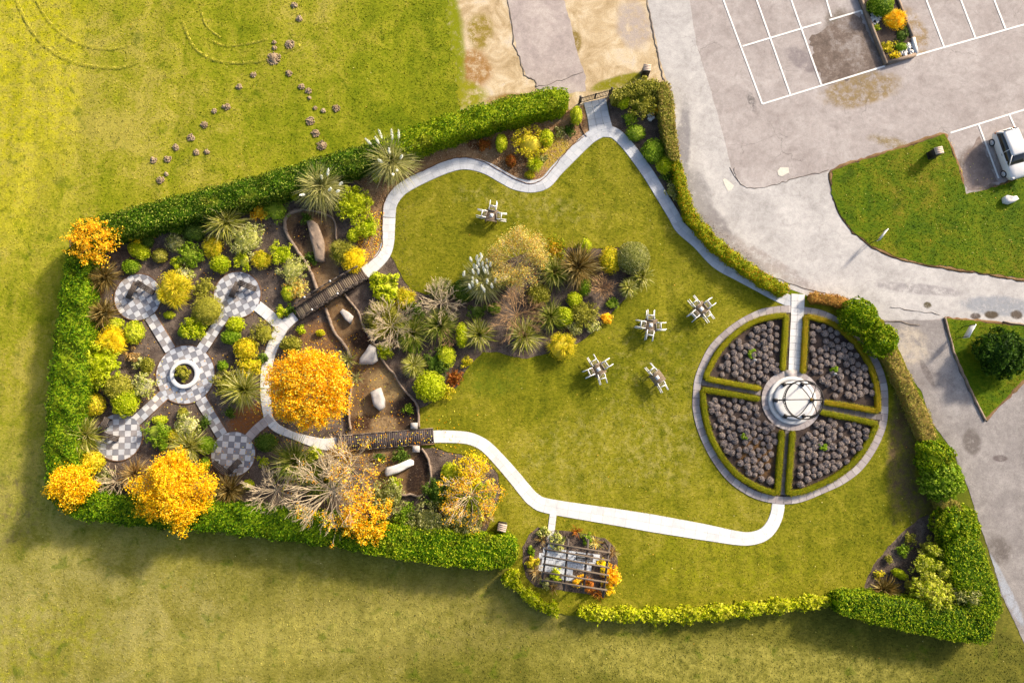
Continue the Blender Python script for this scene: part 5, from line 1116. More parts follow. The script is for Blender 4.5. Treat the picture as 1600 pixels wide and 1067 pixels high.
def stonepile(pts, n, label, seed, r=.16, z=.1):
    pw = PS(pts); rs = np.random.RandomState(seed); ma = MA(); xs = [p[0] for p in pw]; ys = [p[1] for p in pw]; k = 0
    while k < n:
        x, y = rs.uniform(min(xs), max(xs)), rs.uniform(min(ys), max(ys))
        if not inside(pw, np.array([x]), np.array([y]))[0]: continue
        k += 1; d = np.array([(a, b, c) for a in (-1, 1) for b in (-1, 1) for c in (-1, 1)]) * r * rs.uniform(.35, .8, 3) * rs.uniform(.7, 1.1, (8, 1)); t = rs.rand() * 6.28
        d = d @ np.array(((cos(t), -sin(t), 0), (sin(t), cos(t), 0), (0, 0, 1))).T
        ma.add(d + (x, y, z + rs.rand() * .1), [(0, 1, 3, 2), (4, 6, 7, 5), (0, 4, 5, 1), (2, 3, 7, 6), (0, 2, 6, 4), (1, 5, 7, 3)])
    return tag(ma.build("rockery_stones", M['whitestone']), lab(label), "stones", kind="stuff")
stonepile([(1402, 84), (1406, 78), (1416, 70), (1424, 64), (1427, 86), (1410, 92)], 90, "heap of white rockery stones at the corner of the car park planter", 1)
stonepile([(1356, 26), (1364, 24), (1376, 28), (1370, 36), (1364, 43), (1360, 38)], 50, "grey white rockery stones by the left wall of the car park planter", 2)
stonepile([(1010, 180), (1020, 178), (1021, 186), (1015, 190)], 18, "few pale stones among the shrubs right of the gate", 3, .2)
# ================================================================ stream walls, bridges
def lowwall(pts, label, w=.16, h=.3, mat=None, name="stone_edging", cat="low wall", seed=0):
    rs = np.random.RandomState(seed); pl = np.array(subdiv(smooth_line(PS(pts), 6), .22, False)); pl += rs.randn(*pl.shape) * .015
    ma = MA(); strip_slab(ma, pl, w * rs.uniform(.8, 1.25, len(pl)), 0, h); return tag(ma.build(name, mat or M['wallstone']), lab(label), cat)
lowwall([(496, 455), (489, 432), (485, 424), (477, 408), (468, 396), (459, 382), (450, 368), (446, 352), (449, 339), (460, 332), (474, 329)], "curved grey stone edging left of the long grey rock", .22)
lowwall([(474, 329), (490, 331), (500, 333), (514, 338), (522, 343), (526, 356), (526, 375)], "thin stone edging right of the long grey rock", .10)
lowwall([(509, 482), (512, 490), (515, 499), (520, 512), (526, 523), (536, 535), (543, 546), (549, 561)], "wavy stone edging left of the stream below the stepped bridge", .2)
lowwall([(552, 596), (549, 610), (546, 630), (546, 650), (549, 671)], "stone edging right of the largest orange tree", .14)
lowwall([(539, 461), (551, 476), (560, 487), (569, 511), (588, 541), (596, 558), (607, 575), (616, 584), (627, 603), (640, 618), (650, 629), (654, 642), (655, 668)], "long stone edging between the stream and the island bed", .15)
lowwall([(659, 701), (664, 707), (669, 716), (672, 728), (674, 740), (673, 749), (665, 768), (654, 775), (641, 772), (622, 775)], "curved stone edging around the lower end of the stream", .14)

def bridge(name, a, b, w, z, label, stepped):
    A = np.array(P(*a)); B = np.array(P(*b)); d = B - A; Ln = np.linalg.norm(d); rz = atan2(d[1], d[0]); t = empty(name, (A[0], A[1], 0), rz, lab(label), "footbridge")
    n = int(Ln / .16); ma = MA(); rs = np.random.RandomState(3)
    for i in range(n):
        x = (i + .5) * Ln / n; u = i / n; zz = z + (.32 * sin(pi * u) if stepped else .04 * sin(pi * u)); ma.box((x, rs.uniform(-.01, .01), zz), (Ln / n - (.018 if stepped else .008), w, .04))
    ma.build("deck", M['plank' if stepped else 'plankdark'], t)
    for s_ in (-1, 1):
        m2 = MA(); k = 14
        for i in range(k):
            u0, u1 = i / k, (i + 1) / k; z0, z1 = [z - .06 + (.32 * sin(pi * u) if stepped else .04 * sin(pi * u)) for u in (u0, u1)]
            m2.bar((u0 * Ln, s_ * (w / 2 + .04), z0), (u1 * Ln, s_ * (w / 2 + .04), z1), .07, .2)
        m2.build("side_beam", M['darkwood'], t)
        if stepped:
            r_ = MA(); k = 10
            for i in range(k):
                u0, u1 = .02 + .96 * i / k, .02 + .96 * (i + 1) / k; r_.bar((u0 * Ln, s_ * (w / 2 + .12), z + .75 + .3 * sin(pi * u0)), (u1 * Ln, s_ * (w / 2 + .12), z + .75 + .3 * sin(pi * u1)), .08, .05)
            hr = r_.build("handrail", M['darkwood'], t)
            for i in range(6):
                u = .03 + .94 * i / 5; pm = MA(); zz = z + .3 * sin(pi * u); pm.box((u * Ln, s_ * (w / 2 + .12), zz / 2 + .4), (.09, .09, zz + .75)); po = pm.build("post", M['darkwood'], t)
                if i in (1, 3): cm = MA(); cm.box((u * Ln, s_ * (w / 2 + .12), zz + .82), (.14, .14, .05)); cm.build("post_cap", M['whitestone'], po)
            bl = MA()
            for i in range(46):
                u = .03 + .94 * i / 45; zz = z + .3 * sin(pi * u); bl.box((u * Ln, s_ * (w / 2 + .12), zz + .38), (.025, .025, .72))
            bl.build("balusters", M['darkwood'], t)
        else:
            r_ = MA()
            for i in range(6): r_.box(((i + .5) * Ln / 6, s_ * (w / 2 + .06), z + .04), (Ln / 6 - .02, .07, .05), rz=.004 * (i % 3 - 1))
            r_.build("kerb_rail", M['edgewood'] if s_ < 0 else M['wallstone'], t)
    return t
bridge("stepped_bridge", (466, 492), (571, 428), .92, .28, "dark arched footbridge with handrails over the upper stream bed", True)
bridge("flat_bridge", (528, 693), (678, 681), 1.1, .22, "long flat dark boarded bridge scattered with orange leaves", False)
for (px, py, l) in [(648, 665, "small square stone block above the right end of the flat bridge"), (651, 701, "small square stone block below the right end of the flat bridge")]:
    x, y = P(px, py); ma = MA(); ma.box((x, y, .2), (.55, .5, .4), taper=.95); tag(ma.build("stone_block", M['stone']), lab(l), "stone block")

# ================================================================ benches of the terraces
def vbench(c, e1, e2, label, z=.10):
    x, y = P(c[0], c[1], .5); t = empty("corner_bench", (x, y, z), 0, lab(label), "bench", "angled wooden benches on the round terraces")
    rs = np.random.RandomState(int(c[0]))
    for k, e in enumerate((e1, e2)):
        ex, ey = P(e[0], e[1], .5); d = np.array((ex - x, ey - y)); Ln = np.linalg.norm(d); u = d / Ln; rz = atan2(u[1], u[0]); nn = np.array((-u[1], u[0])); ma = MA()
        n = max(4, int(Ln / .09)); w = .46
        for i in range(4):
            o = (i - 1.5) * w / 4; ma.box((u[0] * Ln / 2 + nn[0] * o, u[1] * Ln / 2 + nn[1] * o, .44 + .004 * k), (Ln - .01 * i, w / 4 - .02, .04), rz)
        ma.build("seat", M['darkwood'], t)
        for q in (.12, .5, .88):
            m2 = MA(); m2.box((u[0] * Ln * q, u[1] * Ln * q, .21), (.09, w - .06, .42), rz); m2.build("leg", M['darkwood'], t)
vbench((213, 441), (200, 467), (240, 458), "angled dark bench on the upper left terrace by the golden conifer")
vbench((372, 441), (361, 465), (400, 452), "angled dark bench on the upper middle terrace")
vbench((156, 678), (168, 652), (184, 686), "angled dark bench on the lower left terrace below the lime dome")
vbench((355, 739), (375, 719), (333, 722), "angled dark bench on the lower middle terrace by the bare shrub")

# ================================================================ garden tables with white chairs tipped against them
def make_chair():
    t = empty("garden_chair"); w = .52
    def ty(p): # chair tipped forward: the back lies on the table, legs point outward. chair x = sideways, y = back->front, z = up
        x, y, z = p; return (x, .78 - z * .98 - .0, .80 + (-y) * .95 - z * .06 + .04)
    def bar(m, a, b, s_=.045): m.bar(ty(a), ty(b), s_, s_)
    m = MA()
    for i in range(5): bar(m, (-w / 2 + .04 + i * (w - .08) / 4, -.0, .50), (-w / 2 + .04 + i * (w - .08) / 4, -.0, .80), .03)
    bar(m, (-w / 2, 0, .82), (w / 2, 0, .82), .05); m.build("backrest", M['slat'], t)
    m = MA()
    for i in range(6): bar(m, (-w / 2 + .03, .05 + i * .075, .44), (w / 2 - .03, .05 + i * .075, .44), .055)
    bar(m, (-w / 2, 0, .44), (w / 2, 0, .44), .06); m.build("seat", M['white'], t)
    for s_ in (-1, 1):
        m = MA(); bar(m, (s_ * w / 2, 0, 0), (s_ * w / 2, 0, .83), .055); m.build("rear_leg", M['white'], t)
        m = MA(); bar(m, (s_ * (w / 2 + .03), .44, 0), (s_ * (w / 2 + .03), .44, .64), .055); m.build("front_leg", M['white'], t)
        m = MA(); bar(m, (s_ * (w / 2 + .03), -.02, .65), (s_ * (w / 2 + .03), .5, .65), .07); m.build("armrest", M['white'], t)
    return t
chair0 = make_chair(); used = [False]
def make_table():
    t = empty("garden_table"); m = MA(); S = .98
    for i in range(8): m.box((0, -S / 2 + (i + .5) * S / 8, .72), (S, S / 8 - .012, .035))
    m.build("tabletop", M['table'], t)
    m = MA(); m.box((0, 0, .745), (.28, .28, .012)); m.box((0, 0, .758), (.12, .12, .012)); m.build("centre_plate", M['white'], t)
    m = MA()
    for s_ in (-1, 1): m.box((0, s_ * (S / 2 - .06), .67), (S - .1, .04, .07)); m.box((s_ * (S / 2 - .06), 0, .67), (.04, S - .1, .07))
    m.build("apron", M['table'], t)
    for a in (-1, 1):
        for b in (-1, 1): m = MA(); m.box((a * (S / 2 - .08), b * (S / 2 - .08), .33), (.07, .07, .66)); m.build("leg", M['table'], t)
    return t
table0 = make_table(); tused = [False]
def table_set(px, py, ang, sides, where, chl):
    global chair0
    x, y = P(px, py, .75); T = table0 if not tused[0] else copy_tree(table0); tused[0] = True
    T.location = (x, y, .055); T.rotation_euler = (0, 0, R(ang)); tag(T, lab("square brown wooden table " + where), "table", "garden tables on the lawn")
    for (a, l) in sides:
        t = R(ang + a); rs = np.random.RandomState(int(px + a)); dist = .43; sh = rs.uniform(-.08, .08)
        cx, cy = x + cos(t) * dist - sin(t) * sh, y + sin(t) * dist + cos(t) * sh
        Cc = chair0 if not used[0] else copy_tree(chair0); used[0] = True
        Cc.location = (cx, cy, .055); Cc.rotation_euler = (0, 0, t + pi / 2 + pi + rs.uniform(-.1, .1)); tag(Cc, lab("white chair tipped on the %s side of the table %s" % (l, chl)), "chair", "white garden chairs tipped against their tables")
table_set(768, 337, -8, [(0, 'right'), (90, 'upper'), (180, 'left'), (270, 'lower')][:1] + [(90, 'upper'), (180, 'left')], "standing alone in the upper part of the lawn", "alone in the upper lawn")
table_set(1096, 483, 40, [(-10, 'upper right'), (90, 'upper left'), (180, 'lower left'), (270, 'lower right')], "nearest the round garden", "nearest the round garden")
table_set(1017, 508, -4, [(0, 'right'), (92, 'upper'), (178, 'left'), (262, 'lower')], "in the middle of the three right of the island bed", "in right of the island bed")
table_set(935, 577, 28, [(0, 'upper right'), (90, 'upper left'), (172, 'lower left'), (262, 'lower right')], "nearest the gold conifer of the island bed", "nearest the gold conifer")
table_set(1027, 590, 35, [(90, 'upper left'), (262, 'lower right')], "that has only two chairs", "that has only two chairs")

# ================================================================ litter bins
def litterbin(px, py, label, rz, s_=1.0, lid='tan'):
    x, y = P(px, py, 1.0); t = empty("litter_bin", (x, y, .04), R(rz), lab(label), "litter bin", "dark litter bins"); m = MA(); m.box((0, 0, .52), (.62 * s_, .55 * s_, 1.04)); m.box((0, 0, .04), (.66 * s_, .6 * s_, .08))
    m.build("body", M['black'], t); m = MA(); m.box((0, 0, 1.07), (.68 * s_, .6 * s_, .06), taper=.96)
    for i in range(4): m.box((0, (i - 1.5) * .145 * s_, 1.105), (.64 * s_, .13 * s_, .015))
    m.build("lid", M[lid], t); m = MA(); m.box((0, -.28 * s_, .82), (.4 * s_, .02, .16)); m.build("opening", M['iron'], t)
litterbin(784.5, 824, "dark litter bin on the lawn beside the square cut hedge end", -12, 1.0)
litterbin(1011, 107, "dark litter bin on sandy ground by the driveway", -5, .95)
litterbin(1466, 236, "dark litter bin on the grass near the parked car", 12, 1.0)

# ================================================================ signs
def sign(c, e1, e2, h0, h1, label, name="blank_sign"):
    """panel between ground points e1,e2 (pixels at height h1)"""
    a = np.array(P(e1[0], e1[1], h1)); b = np.array(P(e2[0], e2[1], h1)); d = b - a; Ln = np.linalg.norm(d); rz = atan2(d[1], d[0]); m_ = (a + b) / 2
    t = empty(name, (m_[0], m_[1], .055), rz, lab(label), "sign"); m = MA(); m.box((0, 0, (h0 + h1) / 2), (Ln, .04, h1 - h0)); m.build("panel", M['white'], t)
    m = MA(); m.box((0, 0, h1 + .012), (Ln + .04, .07, .025)); m.build("top_rail", M['white'], t)
    for s_ in (-1, 1): m = MA(); m.tube([(s_ * (Ln / 2 - .04), .05, 0), (s_ * (Ln / 2 - .04), .05, h1 + .03)], .03, 8); m.build("post", M['iron'], t)
sign(None, (1513, 527), (1524, 507), .75, 1.45, "white framed sign panel on posts on the corner grass by the dark tree")
sign(None, (1374, 375), (1387, 358), .9, 1.35, "narrow white sign on the grass beside the driveway bend")
# small ground spotlight by the hedge, marble ornaments in the rose beds
x, y = P(1329, 471); t = empty("garden_spotlight", (x, y, 0), R(-12), lab("small grey ground spotlight at the end of the rusty brown hedge"), "spotlight")
m = MA(); m.tube([(-.2, 0, .85), (.22, 0, .9)], [.10, .16], 10); m.build("lamp_head", M['stone'], t); m = MA(); m.tube([(0, 0, 0), (0, 0, .82)], .03, 6); m.build("stake", M['iron'], t)
for (q, l) in [(c7(497, 478), "tiny white ornament in the upper left quarter bed"), (c7(1073, 578), "tiny white ornament in the upper right quarter bed")]:
    x, y = P(*q); m = MA(); m.lathe([(0, 0), (.12, 0), (.1, .08), (.05, .14), (.06, .22), (.10, .28), (.08, .36), (.05, .4), (.065, .46), (.04, .52), (0, .54)], n=12); o = m.build("garden_ornament", M['whitestone'], smooth=True, loc=(x, y, .1)); tag(o, lab(l), "ornament")

# ================================================================ gate
a = np.array(P(903, 163)); b = np.array(P(955, 149)); d = b - a; Ln = np.linalg.norm(d); rz = atan2(d[1], d[0])
t = empty("iron_gate", (a[0], a[1], 0), rz, lab("black iron double gate with pickets at the top of the garden path"), "gate")
for k in range(2):
    x0_, x1_ = .22 + k * (Ln - .44) / 2, .22 + (k + 1) * (Ln - .44) / 2 - .03; m = MA()
    for z in (.15, .95): m.bar((x0_, 0, z), (x1_, 0, z), .04)
    m.bar((x0_, 0, .1), (x0_, 0, 1.1), .045); m.bar((x1_, 0, .1), (x1_, 0, 1.1), .045)
    for i in range(9): xx = x0_ + (x1_ - x0_) * (i + .5) / 9; m.bar((xx, 0, .1), (xx, 0, 1.12), .034)
    m.build("gate_leaf", M['iron'], t)
for xx in (.1, Ln - .1): m = MA(); m.box((xx, 0, .62), (.14, .14, 1.24)); m.box((xx, 0, 1.26), (.18, .18, .05)); m.build("post", M['darkwood'], t)

# ================================================================ pergola and its bench
PH = 2.3; M['rafter'] = simple('weathered_rafter', C(112, 98, 84), .8, .25, 5)
t = empty("pergola", (*P(905, 885), .07), 0, lab("brown timber pergola of crossed beams over a small patio"), "pergola"); ox, oy = P(905, 885)
beams = [((855.5, 843), (847, 908)), ((888, 841), (881, 922)), ((919, 842), (911, 926)), ((952, 850), (942, 932))]
for k, (p, q) in enumerate(beams):
    A = P(*p, PH); B = P(*q, PH); m = MA(); m.bar((A[0] - ox, A[1] - oy, PH), (B[0] - ox, B[1] - oy, PH), .14, .18); m.build("main_beam", M['darkwood'], t)
    for u in (.06, .94):
        x_ = A[0] + (B[0] - A[0]) * u - ox; y_ = A[1] + (B[1] - A[1]) * u - oy; m = MA(); m.box((x_, y_, PH / 2 - .05), (.12, .12, PH - .1)); m.build("post", M['darkwood'], t)
for k, (p, q) in enumerate([((852, 847), (954, 863)), ((850, 857), (953, 875)), ((849, 868), (952, 886)), ((848, 880), (951, 898)), ((847, 893), (950, 909)), ((846, 905), (948, 921))]):
    A = P(*p, PH + .12); B = P(*q, PH + .12); m = MA(); m.bar((A[0] - ox, A[1] - oy, PH + .165), (B[0] - ox, B[1] - oy, PH + .165), .11, .14); m.build("rafter", M['rafter'], t)
x, y = P(912, 869); t = empty("slatted_bench", (x, y, .10), R(-8), lab("dark slatted bench under the pergola"), "bench"); m = MA()
for i in range(5): m.box((0, -.2 + i * .1, .44), (1.3, .07, .03))
m.build("seat", M['darkwood'], t); m = MA()
for i in range(3): m.box((0, .27 + .02 * i, .55 + .13 * i), (1.3, .03, .09))
m.build("backrest", M['darkwood'], t)
for s_ in (-1, 1):
    m = MA(); m.box((s_ * .58, -.18, .21), (.06, .06, .42)); m.build("leg", M['darkwood'], t); m = MA(); m.box((s_ * .58, .24, .42), (.06, .06, .84)); m.build("leg", M['darkwood'], t); m = MA(); m.box((s_ * .6, .02, .62), (.06, .48, .04)); m.build("armrest", M['darkwood'], t)

# ================================================================ domed ironwork gazebo
gx, gy = P(*GC)
t = empty("wire_gazebo", (gx, gy, 0), 0, lab("round stone platform with black iron gazebo and open domed top"), "gazebo")
pv = MA(); m = 34
for i in range(m):
    a0, a1 = 2 * pi * i / m + .004, 2 * pi * (i + 1) / m - .004; am = (a0 + a1) / 2
    pv.slab([(1.72 * cos(a0), 1.72 * sin(a0)), (2.36 * cos(a0), 2.36 * sin(a0)), (2.37 * cos(am), 2.37 * sin(am)), (2.36 * cos(a1), 2.36 * sin(a1)), (1.72 * cos(a1), 1.72 * sin(a1))], 0, .15)
pv.box((.03, 2.02, .16), (.92, .75, .06)); pv.build("outer_paving", M['ring'], t)
m = MA(); m.lathe([(1.86, 0), (1.88, .28), (1.86, .32), (1.52, .32), (1.52, .24)], n=64); m.build("first_step", M['gazebo_stone'], t)
m = MA(); m.lathe([(1.50, .24), (1.50, .46), (1.47, .50), (1.20, .50)], n=64); m.build("second_step", M['tile_light'], t)
m = MA(); m.lathe([(0, .505), (1.0, .505), (1.22, .50)], n=48); m.build("floor", M['gazebo_stone'], t)
m = MA(); m.lathe([(1.51, .2), (1.53, .242), (1.49, .242)], n=64); m.build("step_joint", M['joint'], t)
tp = 2.45
for i in range(6):
    a = R(180) + i * pi / 3; u = np.array((cos(a), sin(a), 0)); b0 = u * 1.42
    m = MA(); m.tube([b0 + (0, 0, .32), b0 + (0, 0, tp)], .05, 8); m.box(tuple(b0 + (0, 0, .46)), (.28, .28, .30), a); m.box(tuple(b0 + (0, 0, .55)), (.15, .15, .08), a); m.lathe([(.07, 0), (.05, .1), (.035, .15)], (b0[0], b0[1], 1.3), 8)
    sd = np.array((-u[1], u[0], 0)); sc = MA()
    for k in (-1, 1):
        sc_p = [b0 + sd * k * (.04 + .30 * sin(q) * .9) + np.array((0, 0, tp - .5 + .5 * (1 - cos(q)) * .9)) for q in np.linspace(0, 1.5, 6)]; m.tube(sc_p, .03, 5)
    m.build("column", M['iron'], t)
    r_ = MA(); pts = [(u[0] * 1.45 * cos(q) + 0, u[1] * 1.45 * cos(q), tp + 1.15 * sin(q)) for q in np.linspace(0, pi / 2, 10)]; r_.tube(pts, .034, 6)
    r_.build("dome_rib", M['iron'], t)
def ring(rad, z, th):
    m = MA(); n = 48; m.tube([(rad * cos(2 * pi * i / n), rad * sin(2 * pi * i / n), z) for i in range(n + 1)], th, 6); return m
ring(1.45, tp, .05).build("top_ring", M['iron'], t); ring(1.45, tp - .32, .022).build("lattice_ring", M['iron'], t); 
m = MA()
for i in range(48):
    a0 = 2 * pi * i / 48; a1 = 2 * pi * (i + 1) / 48; m.bar((1.45 * cos(a0), 1.45 * sin(a0), tp - .32), (1.45 * cos(a1), 1.45 * sin(a1), tp), .012); m.bar((1.45 * cos(a1), 1.45 * sin(a1), tp - .32), (1.45 * cos(a0), 1.45 * sin(a0), tp), .012)
m.build("lattice", M['iron'], t); m = MA(); m.lathe([(0, 0), (.08, .02), (.11, .1), (.05, .2), (.03, .25), (.045, .3), (0, .55)], (0, 0, tp + 1.13), 10); m.build("finial", simple("brass_finial", C(210, 165, 70), .4, .1, metal=.6), t)

# ================================================================ car park planter walls
def timberline(a, b, label, w=.24, h=.35):
    m = MA(); A = P(*a); B = P(*b); m.bar((A[0], A[1], h / 2), (B[0], B[1], h / 2), w, h); return m
t = empty("planter_wall", (*P(1382, 60), 0), 0, lab("low brick and timber wall edging the car park planter"), "low wall"); ox, oy = P(1382, 60)
for (a, b, w, mt) in [((1338, -12), (1382, 102), .22, 'wallstone'), ((1384, 101), (1428, 88), .24, 'wallstone'), ((1429, 86), (1424, 62), .26, 'whitestone'), ((1423, 60), (1396, -10), .18, 'wallstone')]:
    A = P(*a); B = P(*b); m = MA(); m.bar((A[0] - ox, A[1] - oy, .17), (B[0] - ox, B[1] - oy, .17), w, .34); m.build("wall_course", M[mt], t)
ma = MA(); ma.slab(PS([(1340, -10), (1382, 100), (1426, 87), (1396, -10)]), 0, .22); tag(ma.build("planter_soil", M['soil']), kind="structure")
def kerb(pts, label, w=.12, h=.12, mat='edgewood'):
    lowwall(pts, label, w, h, M[mat], "kerb_edging", "kerb")
kerb([(1475, 496), (1484, 530), (1493, 560), (1516, 610), (1539, 657)], "broken stone kerb down the left side of the corner grass", .16, .13, 'wallstone')
kerb([(1566, 503), (1600, 508), (1640, 514)], "pale kerb along the top of the corner grass", .10, .10, 'wallstone')
for (pts, l) in [([(900, 175), (910, 205), (916, 214)], "thin timber edging left of the gate path"), ([(912, 214), (890, 232), (868, 258), (850, 279), (830, 288), (806, 281), (780, 267), (756, 254), (728, 247), (700, 251), (662, 267), (622, 287), (602, 314), (598, 350), (598, 380), (592, 396), (575, 412)], "long thin dark timber edging between the white path and the tan bed")]:
    kerb(pts, l, .05, .12)

# ================================================================ molehills
def mole(px, py, r, label, seed, group=None):
    rs = np.random.RandomState(seed); x, y = P(px, py); rr = r * .68 * SCL(px, py); n = 18; ma = MA(); prof = [(1.0, 0), (.85, .35), (.6, .75), (.3, .95), (0.02, 1)]
    a = np.arange(n) * 2 * pi / n; base = 1 + .22 * np.sin(a * 2 + rs.rand() * 6) + .12 * np.sin(a * 3 + rs.rand() * 6) + rs.uniform(-.1, .1, n); v = []
    for q, z in prof: v += [(rr * q * b * cos(t_), rr * q * b * sin(t_), z * rr * .42 + rs.uniform(-.02, .02)) for t_, b in zip(a, base)]
    i = np.arange(4)[:, None] * n; j = np.arange(n)[None, :]; k = (j + 1) % n; ma.add(v, np.stack([i + j, i + k, i + n + k, i + n + j], -1).reshape(-1, 4))
    for _ in range(int(22 + r * 6)):
        t_, q = rs.rand() * 6.28, rs.rand() ** .5 * 1.35; ma.box((rr * q * cos(t_), rr * q * sin(t_), rr * .4 * max(0, 1 - q) + .03), tuple(rs.uniform(.04, .12, 3)), rs.rand() * 3)
    tag(ma.build("molehill", M['molehill'], loc=(x, y, 0)), label, "molehill", group or "molehills on the field")
for k, (cx, cy, r) in enumerate([(785, 230, 4.5), (695, 305, 5), (620, 432, 6), (540, 457, 4), (478, 543, 6), (395, 622, 6.5), (300, 683, 5.5), (427, 715, 5.5), (493, 712, 4.5), (250, 755, 6), (160, 763, 5.5), (240, 850, 3), (205, 888, 6.5), (1085, 305, 5), (1128, 332, 5), (1135, 375, 3), (1005, 222, 5.5), (917, 62, 3.5), (1012, 40, 8), (915, 28, 3), (1220, 455, 3.5), (1170, 437, 3), (1300, 440, 6.5), (600, 430, 3)]):
    mole(200 + .25 * cx, 60 + .25 * cy, r, "small heap of crumbly brown soil on the field above the top hedge", 300 + k)
for (px, py, r, l) in [(428, 92, 12, "widest patch of crumbled brown soil near the tyre arcs"), (485, 190, 7.5, "tall round soil heap, third up from the hedge between the other two"), (493, 209, 7, "brown soil heap second nearest to the hedge"), (503, 228, 9, "dark brown soil heap nearest to the hedge"), (460, 9, 5, "brown soil heap at the top edge of the field"), (468, 30, 5, "brown soil heap just below the one at the top edge of the field")]:
    mole(px, py, r, lab(l), int(px))

# ================================================================ the parked car
A = np.array(P(1551, 223, .3)); B = np.array(P(1569, 272, .3)); fwd = B - A; wb = np.linalg.norm(fwd); fwd /= wb; nrm = np.array((-fwd[1], fwd[0]))
if nrm[0] < 0: nrm = -nrm
mid = (A + B) / 2 + nrm * .80; rzc = atan2(fwd[1], fwd[0]) - pi / 2
car = empty("parked_car", (mid[0], mid[1], .02), rzc, lab("white hatchback parked at the right edge of the car park"), "car")
s = NT("white_car_paint"); s.b.inputs["Coat Weight"].default_value = .6; M['carpaint'] = s.fin(C(240, 236, 232), .35, .5)
M['glass'] = simple("dark_car_glass", C(38, 40, 46), .08, .1, spec=.6); M['rubber'] = simple("tyre_rubber", C(48, 46, 46), .8); M['amber'] = simple("amber_lens", C(235, 130, 20), .3); M['red'] = simple("red_lens", C(180, 30, 20), .3); M['alloy'] = simple("wheel_alloy", C(205, 205, 208), .45); M['trim'] = simple("black_trim", C(40, 38, 38), .6)
def loft(secs, cap=True):
    """secs: list of (y, [(x,z),...]) half profiles from bottom centre out and up to top centre, mirrored"""
    ma = MA(); rows = []
    for y_, pr in secs:
        full = [(x_, y_, z_) for x_, z_ in pr] + [(-x_, y_, z_) for x_, z_ in reversed(pr)]; rows.append(full)
    m_ = len(rows[0]); v = np.array([p for r in rows for p in r]); n_ = len(rows); i = np.arange(n_ - 1)[:, None] * m_; j = np.arange(m_)[None, :]; k = (j + 1) % m_
    t_ = []
    if cap:
        for b_ in (0, (n_ - 1) * m_):
            for q in range(1, m_ - 1): t_.append((b_, b_ + q, b_ + q + 1))
    ma.add(v, np.stack([i + j, i + k, i + m_ + k, i + m_ + j], -1).reshape(-1, 4), t_); return ma
HL = wb / 2 + .68
def low(y, w, top, bot=.22): return (y, [(w * .8, bot), (w, bot + .12), (w * 1.01, .55), (w * .97, top - .07), (w * .86, top), (w * .4, top + .03)])
body = loft([low(-HL, .66, .78, .35), low(-HL + .12, .76, .93, .26), low(-HL + .5, .84, .97), low(-.6, .86, .96), low(.4, .86, .96), low(wb / 2 - .25, .86, .95), low(wb / 2 + .3, .82, .84, .24), low(HL - .1, .72, .70, .28), low(HL, .60, .58, .35)])
bo = body.build("body", M['carpaint'], car, smooth=True)
def cab(y, w, z, wt): return (y, [(w, .90), (w * .985, 1.0), (wt, z), (wt * .6, z + .02)])
g = loft([cab(-HL + .10, .74, .96, .70), cab(-HL + .36, .78, 1.42, .62), cab(-.5, .80, 1.50, .63), cab(.25, .80, 1.46, .62), cab(.98, .78, .95, .70)]); g.build("windows", M['glass'], car)
def top(y, w, z): return (y, [(w, z - .05), (w * .97, z + .005), (w * .6, z + .035)])
rf = loft([top(-HL + .30, .64, 1.42), top(-HL + .45, .66, 1.47), top(-.5, .67, 1.52), top(.22, .66, 1.48), top(.34, .63, 1.42)]); rf.build("roof", M['carpaint'], car, smooth=True)
for s_ in (-1, 1):
    m = MA(); m.bar((s_ * .635, .30, 1.44), (s_ * .765, 1.02, .93), .07, .05); m.bar((s_ * .635, -HL + .34, 1.42), (s_ * .77, -HL + .10, .93), .14, .08); m.bar((s_ * .65, -.25, 1.48), (s_ * .82, -.2, .93), .05, .05); m.build("pillars", M['carpaint'], car)
    m = MA(); m.box((s_ * .92, .62, 1.0), (.18, .12, .12)); m.build("wing_mirror", M['carpaint'], car)
    m = MA(); m.box((s_ * .60, HL - .10, .66), (.26, .16, .14)); m.build("headlight", M['alloy'], car)
    m = MA(); m.box((s_ * .70, -HL + .10, .86), (.16, .12, .22)); m.build("tail_light", M['amber'], car)
    m = MA(); m.box((s_ * .86, -.1, .80), (.02, .16, .03)); m.build("door_handle", M['trim'], car)
    for yy in (wb / 2, -wb / 2):
        m = MA(); m.tube([(s_ * .70, yy, .29), (s_ * .88, yy, .29)], .30, 20); w_ = m.build("wheel", M['rubber'], car); m = MA(); m.tube([(s_ * .87, yy, .29), (s_ * .895, yy, .29)], .21, 14); m.build("rim", M['alloy'], w_)
m = MA(); m.box((0, HL - .01, .42), (1.1, .06, .16)); m.build("front_grille", M['trim'], car); m = MA(); m.tube([(0, -HL + .5, 1.51), (0, -HL + .42, 1.66)], .012, 5); m.build("aerial", M['trim'], car)

# ================================================================ scattered leaves, chips, stones (nobody could count them)
def scatter(name, regions, mat, size, label, cat, seed, spread=.25, asp=.7):
    rs = np.random.RandomState(seed); ma = MA()
    for poly, n, z in regions:
        pw = PS(poly); xs = [p[0] for p in pw]; ys = [p[1] for p in pw]; x = rs.uniform(min(xs), max(xs), n * 3); y = rs.uniform(min(ys), max(ys), n * 3); k = inside(pw, x, y); x, y = x[k][:n], y[k][:n]
        p = np.stack([x, y, z + rs.uniform(.005, .03, len(x))], 1); add_leaves(ma, p, np.tile((0, 0, 1.0), (len(x), 1)), size, rs, asp, spread)
    return tag(ma.build(name, mat), lab(label), cat, kind="stuff")
BEDL = MULCH; TANB = [(530, 270), (600, 245), (700, 225), (780, 200), (880, 175), (910, 175), (918, 212), (890, 240), (866, 262), (840, 279), (828, 282), (800, 273), (770, 258), (740, 248), (710, 247), (680, 253), (650, 264), (618, 284), (598, 316), (595, 350), (594, 380), (560, 405), (575, 340), (565, 290)]
